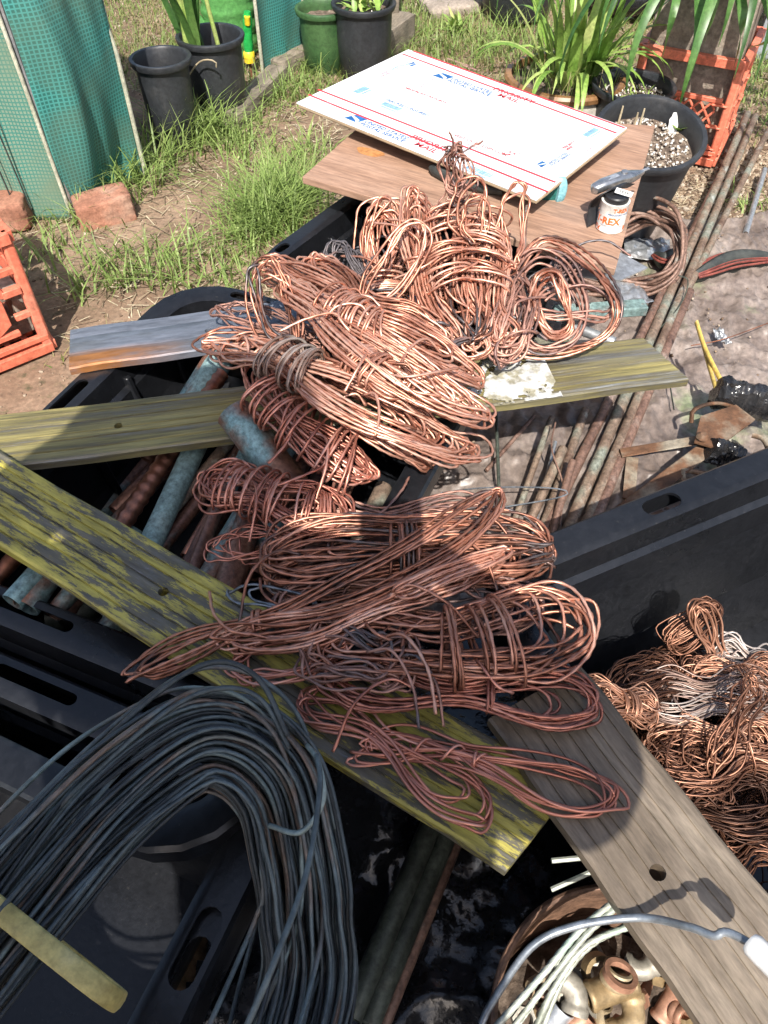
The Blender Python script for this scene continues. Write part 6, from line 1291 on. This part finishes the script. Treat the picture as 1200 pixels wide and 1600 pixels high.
# ------------------------------------------------------------------ grass, straw, litter
def blades(n, fx, fy, hlo, hhi, wd, tlo, thi, lean=.6, seed=1, zfun=gz):
    r = np.random.default_rng(seed); x, y = fx, fy; n = len(x); z = zfun(x, y)
    az = r.uniform(0, 2*np.pi, n); h = r.uniform(hlo, hhi, n); ln = r.uniform(.2, lean*1.5, n); cv = r.uniform(.4, 1.5, n); w_ = wd*r.uniform(.6, 1.3, n)
    V = []
    for s in (0, .4, .75, 1.0):
        hz = h*(s-.25*cv*s*s*ln); hx = h*ln*(s*s)*(.6+cv*.6); c = np.stack([x+np.cos(az)*hx, y+np.sin(az)*hx, z+hz-.004], -1)
        ww = w_*(1-s**1.5)*.5+1e-5; sd = np.stack([-np.sin(az)*ww, np.cos(az)*ww, 0*x], -1); V += [c-sd, c+sd]
    V = np.stack(V, 1).reshape(-1, 3); b = np.arange(n)[:, None]*8
    Q = np.concatenate([b+np.array([[0, 1, 3, 2]]), b+np.array([[2, 3, 5, 4]]), b+np.array([[4, 5, 7, 6]])]); t = np.repeat(r.uniform(tlo, thi, n), 8)
    return V, Q, t
def keepout(x, y):
    k = np.zeros(len(x), bool)
    k |= (y < 1.02) | ((x > -.36) & (x < .62) & (y < 1.62+.0*x) & (y-1.27 < 1.55*(x+.24))) | ((x > .30) & (y < 2.0) & (x < 1.35))
    k |= (x < -.5) & (y < 1.35)
    k |= (x > -1.75) & (x < -.74) & (y > 2.06) & (y < 2.8) & (y-2.0 > 1.5*(x+.87))
    for cx, cy, r in ((prc[0], prc[1], .16), (pc2[0], pc2[1], .11), (plc[0], plc[1], .16), (c2_[0], c2_[1], .10), (wc[0], wc[1]+.06, .11), (ccr[0], ccr[1], .22), (cl[0]-.21, cl[1]+.05, .21)): k |= (x-cx)**2+(y-cy)**2 < r*r
    return k
rg = np.random.default_rng(12)
x = rg.uniform(-1.6, 1.9, 120000); y = rg.uniform(1.0, 4.3, 120000)
dens = .5+.9*snoise(x*2.4, y*2.4, 61)+.5*snoise(x*7, y*7, 62)+.35*np.clip((y-2.2)/1.2, 0, 1)-.25*np.clip((1.9-y)/.8, 0, 1)
bare = np.zeros(len(x))
for bx, by, br_ in ((260, 345, .16), (340, 340, .14), (470, 210, .16), (110, 470, .2), (300, 290, .10), (60, 430, .2), (430, 200, .12), (560, 150, .1)):
    q = P(bx, by, 0); bare += np.exp(-((x-q[0])**2+(y-q[1])**2)/br_**2)
chz = np.exp(-((x-1.0)**2/.12+(y-2.05)**2/.2))
dens = dens-1.3*bare-1.6*chz
k = (rg.uniform(0, 1.5, len(x)) < dens) & ~keepout(x, y); x, y = x[k], y[k]
V, Q, t = blades(0, x, y, .012, .055, .0042, .1, .8, .9, 3)
mb = MB(); mb.add(V, Q, tint=t)
def tuft(px, py, n, spread, hlo, hhi, tlo=.45, thi=1.0, lean=1.0, wd=.0055, seed=0, flat=1):
    c = P(px, py, 0); r = np.random.default_rng(seed+900); fx = c[0]+r.normal(0, spread, n); fy = c[1]+r.normal(0, spread*flat, n); kk = ~keepout(fx, fy)
    V, Q, t = blades(0, fx[kk], fy[kk], hlo, hhi, wd, tlo, thi, lean, seed+50)
    if len(V): mb.add(V, Q, tint=t)
for i, a in enumerate([(425, 345, 420, .05, .08, .19), (455, 320, 260, .04, .08, .17), (400, 365, 160, .05, .06, .13), (175, 420, 60, .05, .06, .14), (235, 425, 60, .05, .05, .13), (300, 420, 70, .06, .05, .12), (150, 440, 40, .05, .06, .12),
                       (250, 250, 140, .06, .08, .2), (300, 215, 160, .06, .08, .2), (340, 215, 110, .05, .06, .15), (225, 285, 90, .05, .07, .18), (190, 300, 80, .05, .06, .16), (130, 345, 60, .05, .05, .13), (380, 230, 120, .06, .05, .12), (370, 190, 90, .05, .05, .13),
                       (440, 150, 140, .07, .05, .12), (500, 95, 300, .12, .05, .13), (540, 75, 240, .1, .05, .13), (480, 140, 140, .08, .04, .1), (650, 70, 260, .14, .04, .1), (740, 75, 260, .14, .04, .12), (620, 30, 200, .15, .04, .1), (450, 260, 110, .06, .04, .10), (480, 240, 80, .05, .04, .1),
                       (1190, 110, 90, .06, .04, .1), (1185, 380, 160, .05, .04, .1), (1180, 340, 120, .05, .03, .08), (75, 395, 40, .05, .04, .1), (820, 60, 140, .1, .05, .14), (330, 405, 60, .06, .04, .1), (370, 430, 60, .05, .03, .08)]):
    tuft(*a, seed=i)
obj('grass', mb, M['grass'], label='patchy green grass growing over the garden soil', cat='grass', kind='stuff', angle=None)
# straw and dead stems
x = rg.uniform(-1.5, 1.8, 52000); y = rg.uniform(1.0, 4.2, 52000); k = ~keepout(x, y) & (rg.uniform(0, 1, len(x)) < .35+.4*snoise(x*3, y*3, 71)+.4*np.exp(-((x-1.0)**2/.12+(y-2.05)**2/.2))); x, y = x[k], y[k]
n = len(x); az = rg.uniform(0, 6.28, n); L = rg.uniform(.012, .085, n)*rg.uniform(.4, 1, n); w_ = .0012; z = gz(x, y)+rg.uniform(.001, .012, n); dz = rg.uniform(-.006, .012, n)
d = np.stack([np.cos(az)*L, np.sin(az)*L, dz], -1)/2; sd = np.stack([-np.sin(az)*w_, np.cos(az)*w_, 0*x], -1); c = np.stack([x, y, z], -1)
V = np.stack([c-d-sd, c-d+sd, c+d+sd, c+d-sd], 1).reshape(-1, 3); Q = np.arange(n)[:, None]*4+np.arange(4)
mb = MB(); mb.add(V, Q, tint=np.repeat(rg.uniform(0, 1, n), 4)); obj('straw', mb, M['straw'], label='dry straw and dead stems lying on the soil', cat='straw', kind='stuff', angle=None)
# wood chips and crumbs
def crumbs(n, fx, fy, lo, hi, mat, name, label, cat, seed, zf=gz, tall=.6):
    r = np.random.default_rng(seed); x, y = fx, fy; n = len(x); s = lo+(hi-lo)*r.random(n)**2.5; az = r.uniform(0, 6.28, n); el = r.uniform(.5, 1.4, n)
    base = np.array([[-1, -1, -1], [1, -1, -1], [1, 1, -1], [-1, 1, -1], [-.7, -.6, 1], [.6, -.7, 1], [.7, .5, 1], [-.5, .7, 1]])*.5
    V = base[None]*np.stack([s*el, s, s*tall], -1)[:, None, :]*(1+.35*r.uniform(-1, 1, (n, 8, 1))); ca, sa = np.cos(az)[:, None], np.sin(az)[:, None]; tx = r.uniform(-.5, .5, n)[:, None]
    X_ = V[..., 0]*ca-V[..., 1]*sa; Y_ = V[..., 0]*sa+V[..., 1]*ca; Z_ = V[..., 2]+tx*V[..., 0]
    V = np.stack([X_+x[:, None], Y_+y[:, None], Z_+zf(x, y)[:, None]+.15*s[:, None]], -1).reshape(-1, 3)
    f = np.array([[0, 3, 2, 1], [4, 5, 6, 7], [0, 1, 5, 4], [1, 2, 6, 5], [2, 3, 7, 6], [3, 0, 4, 7]]); Q = (np.arange(n)[:, None, None]*8+f[None]).reshape(-1, 4)
    mb = MB(); mb.add(V, Q, tint=np.repeat(r.random(n), 8)); return obj(name, mb, mat, label=label, cat=cat, kind='stuff', angle=None)
x = rg.normal(1.0, .22, 9000); y = rg.normal(2.02, .24, 9000); k = ((x-prc[0])**2+(y-prc[1])**2 > .1**2) & (x > .62); crumbs(0, x[k], y[k], .004, .018, M['chips'], 'wood_chips', 'tan wood chips on the path between the big black pot and pipes', 'wood chips', 81)
x = rg.uniform(-1.6, 1.9, 16000); y = rg.uniform(.6, 4.2, 16000); k = ((x < -.1) | (y > 1.7)); crumbs(0, x[k], y[k], .002, .011, M['chips'], 'soil_crumbs', 'small clods and crumbs scattered over the soil', 'clods', 82)
x = rg.uniform(.15, 1.15, 1500); y = rg.uniform(.75, 1.9, 1500); crumbs(0, x, y, .001, .006, M['chips'], 'sheet_grit', 'grit and crumbs scattered on the muddy sheet', 'grit', 83, zf=lambda a, b: .028+0*a)

# ------------------------------------------------------------------ the photographer, out of frame behind the camera, whose shadow falls on the heap
def skin_body():
    J = {'pel': (-.09, -.52, .84, .20, .13), 'waist': (-.09, -.44, 1.00, .21, .13), 'chest': (-.16, -.31, 1.14, .19, .13), 'neck0': (-.25, -.17, 1.23, .16, .13), 'neck': (-.27, -.16, 1.30, .05, .05), 'head0': (-.29, -.11, 1.34, .07, .078), 'head': (-.30, -.08, 1.41, .078, .088), 'crown': (-.30, -.10, 1.48, .05, .055)}  # torso, neck base and shoulders thickened to close gaps in the cast shadow
    E_ = [('pel', 'waist'), ('waist', 'chest'), ('chest', 'neck0'), ('neck0', 'neck'), ('neck', 'head0'), ('head0', 'head'), ('head', 'crown')]
    for s, sg in (('R', 1), ('L', -1)):
        cx = -.09
        J['sh'+s] = ((.05, -.26, 1.16, .11, .10) if sg > 0 else (-.38, -.20, 1.20, .10, .10))
        if sg > 0: J['elR'] = (.19, -.22, 1.00, .085, .08); J['foR'] = (.16, -.13, 1.045, .045, .045); J['wrR'] = (.090, -.065, 1.085, .028, .024); J['paR'] = (.060, -.035, 1.10, .030, .018)
        else: J['elL'] = (-.56, -.12, 1.14, .09, .085); J['foL'] = (-.48, -.02, 1.24, .085, .075); J['wrL'] = (-.44, .03, 1.34, .028, .026); J['paL'] = (-.43, .045, 1.38, .03, .02)
        J['hi'+s] = (cx+sg*.095, -.57, .78, .095, .095); J['kn'+s] = (cx+sg*.12, -.53, .46, .062, .062); J['an'+s] = (cx+sg*.12, -.60, .10, .042, .045); J['he'+s] = (cx+sg*.12, -.60, .04, .045, .04); J['to'+s] = (cx+sg*.14, -.44, .03, .04, .026)
        E_ += [('chest', 'sh'+s), ('sh'+s, 'el'+s), ('el'+s, 'fo'+s), ('fo'+s, 'wr'+s), ('wr'+s, 'pa'+s), ('pel', 'hi'+s), ('hi'+s, 'kn'+s), ('kn'+s, 'an'+s), ('an'+s, 'he'+s), ('he'+s, 'to'+s)]
        for f in range(4):
            b = np.array(J['pa'+s][:3]); nm = 'f%d%s' % (f, s); o_ = np.array([0, .002, .026-.016*f])
            J[nm+'a'] = (*(b+o_+[-sg*.022, -.004, .004]), .0085, .0085); J[nm+'b'] = (*(b+o_+[-sg*.045, -.012, .006-.002*f]), .008, .008); J[nm+'c'] = (*(b+o_+[-sg*(.058-.003*abs(f-1)), -.022, .004]), .007, .007)
            E_ += [('pa'+s, nm+'a'), (nm+'a', nm+'b'), (nm+'b', nm+'c')]
        b = np.array(J['pa'+s][:3]); J['ta'+s] = (*(b+[-sg*.012, -.018, .022]), .010, .010); J['tb'+s] = (*(b+[-sg*.034, -.026, .036]), .0085, .0085); E_ += [('pa'+s, 'ta'+s), ('ta'+s, 'tb'+s)]
    nm = list(J); me = bpy.data.meshes.new('body'); me.from_pydata([J[k][:3] for k in nm], [(nm.index(a), nm.index(b)) for a, b in E_], [])
    o = bpy.data.objects.new('tmp_body', me); COL.objects.link(o); md = o.modifiers.new('skin', 'SKIN'); sv = me.skin_vertices[0].data if me.skin_vertices else None
    if sv is None:
        bm_ = __import__('bmesh').new(); bm_.from_mesh(me); bm_.verts.layers.skin.verify(); bm_.to_mesh(me); bm_.free(); sv = me.skin_vertices[0].data
    for i, k in enumerate(nm): sv[i].radius = J[k][3:5]; sv[i].use_root = (k == 'pel')
    o.modifiers.new('sub', 'SUBSURF').levels = 2; bpy.context.view_layer.update()
    m2 = bpy.data.meshes.new_from_object(o.evaluated_get(bpy.context.evaluated_depsgraph_get())); bpy.data.objects.remove(o); bpy.data.meshes.remove(me)
    return m2
bm2 = skin_body(); m2 = bm2
per = thing('person', 'person in a blue shirt and straw hat leaning over the heap with a phone', 'person', (-.20, -.55, 0))
for mk in ('shirt', 'skin', 'trousers', 'black_rubber'): m2.materials.append(M[mk])
for p in m2.polygons:
    c = p.center; p.use_smooth = True
    p.material_index = 1 if ((c.z > 1.295 and -.40 < c.x < -.2) or (c.y > -.10 and c.x > .0 and c.z > .9) or c.z > 1.32) else (3 if c.z < .085 else (2 if c.z < .93 else 0))
bo = bpy.data.objects.new('body', m2); COL.objects.link(bo); bo.parent = per; bo.location = (.20, .55, 0); m2.name = 'body'
mb = MB(); mb.lathe([(0, .115), (.06, .112), (.085, .09), (.094, .03), (.098, .0), (.16, -.008), (.20, -.022), (.201, -.026), (.16, -.012), (.098, -.004), (.09, .03)], 40, c=(-.10, .455, 1.445)); obj('hat', mb, M['hat'], per)  # unseen hat, its wide brim added to spread the shadow over the left planks
mb = MB(); mb.tube(smooth([(-.17, .537, 1.38), (-.10, .552, 1.385), (-.03, .537, 1.38)], 8), .004, 6); mb.tube(smooth([(-.10, .55, 1.385), (-.10, .567, 1.36), (-.10, .556, 1.35)], 8), .010, 8); obj('nose', mb, M['skin'], per)
phn = MB(); phn.box((0, 0, 0), (.078, .162, .008)); d_ = unit([0, math.cos(R_(PITCH)), -math.sin(R_(PITCH))])
obj('phone', phn, M['phone'], loc=(-.012, -.016-.02*.64, CAM_H-.004+.02*.77-.02), rot=(R_(90-PITCH), 0, 0), bevel=.002, label='black phone held by the person leaning over the heap', cat='phone')
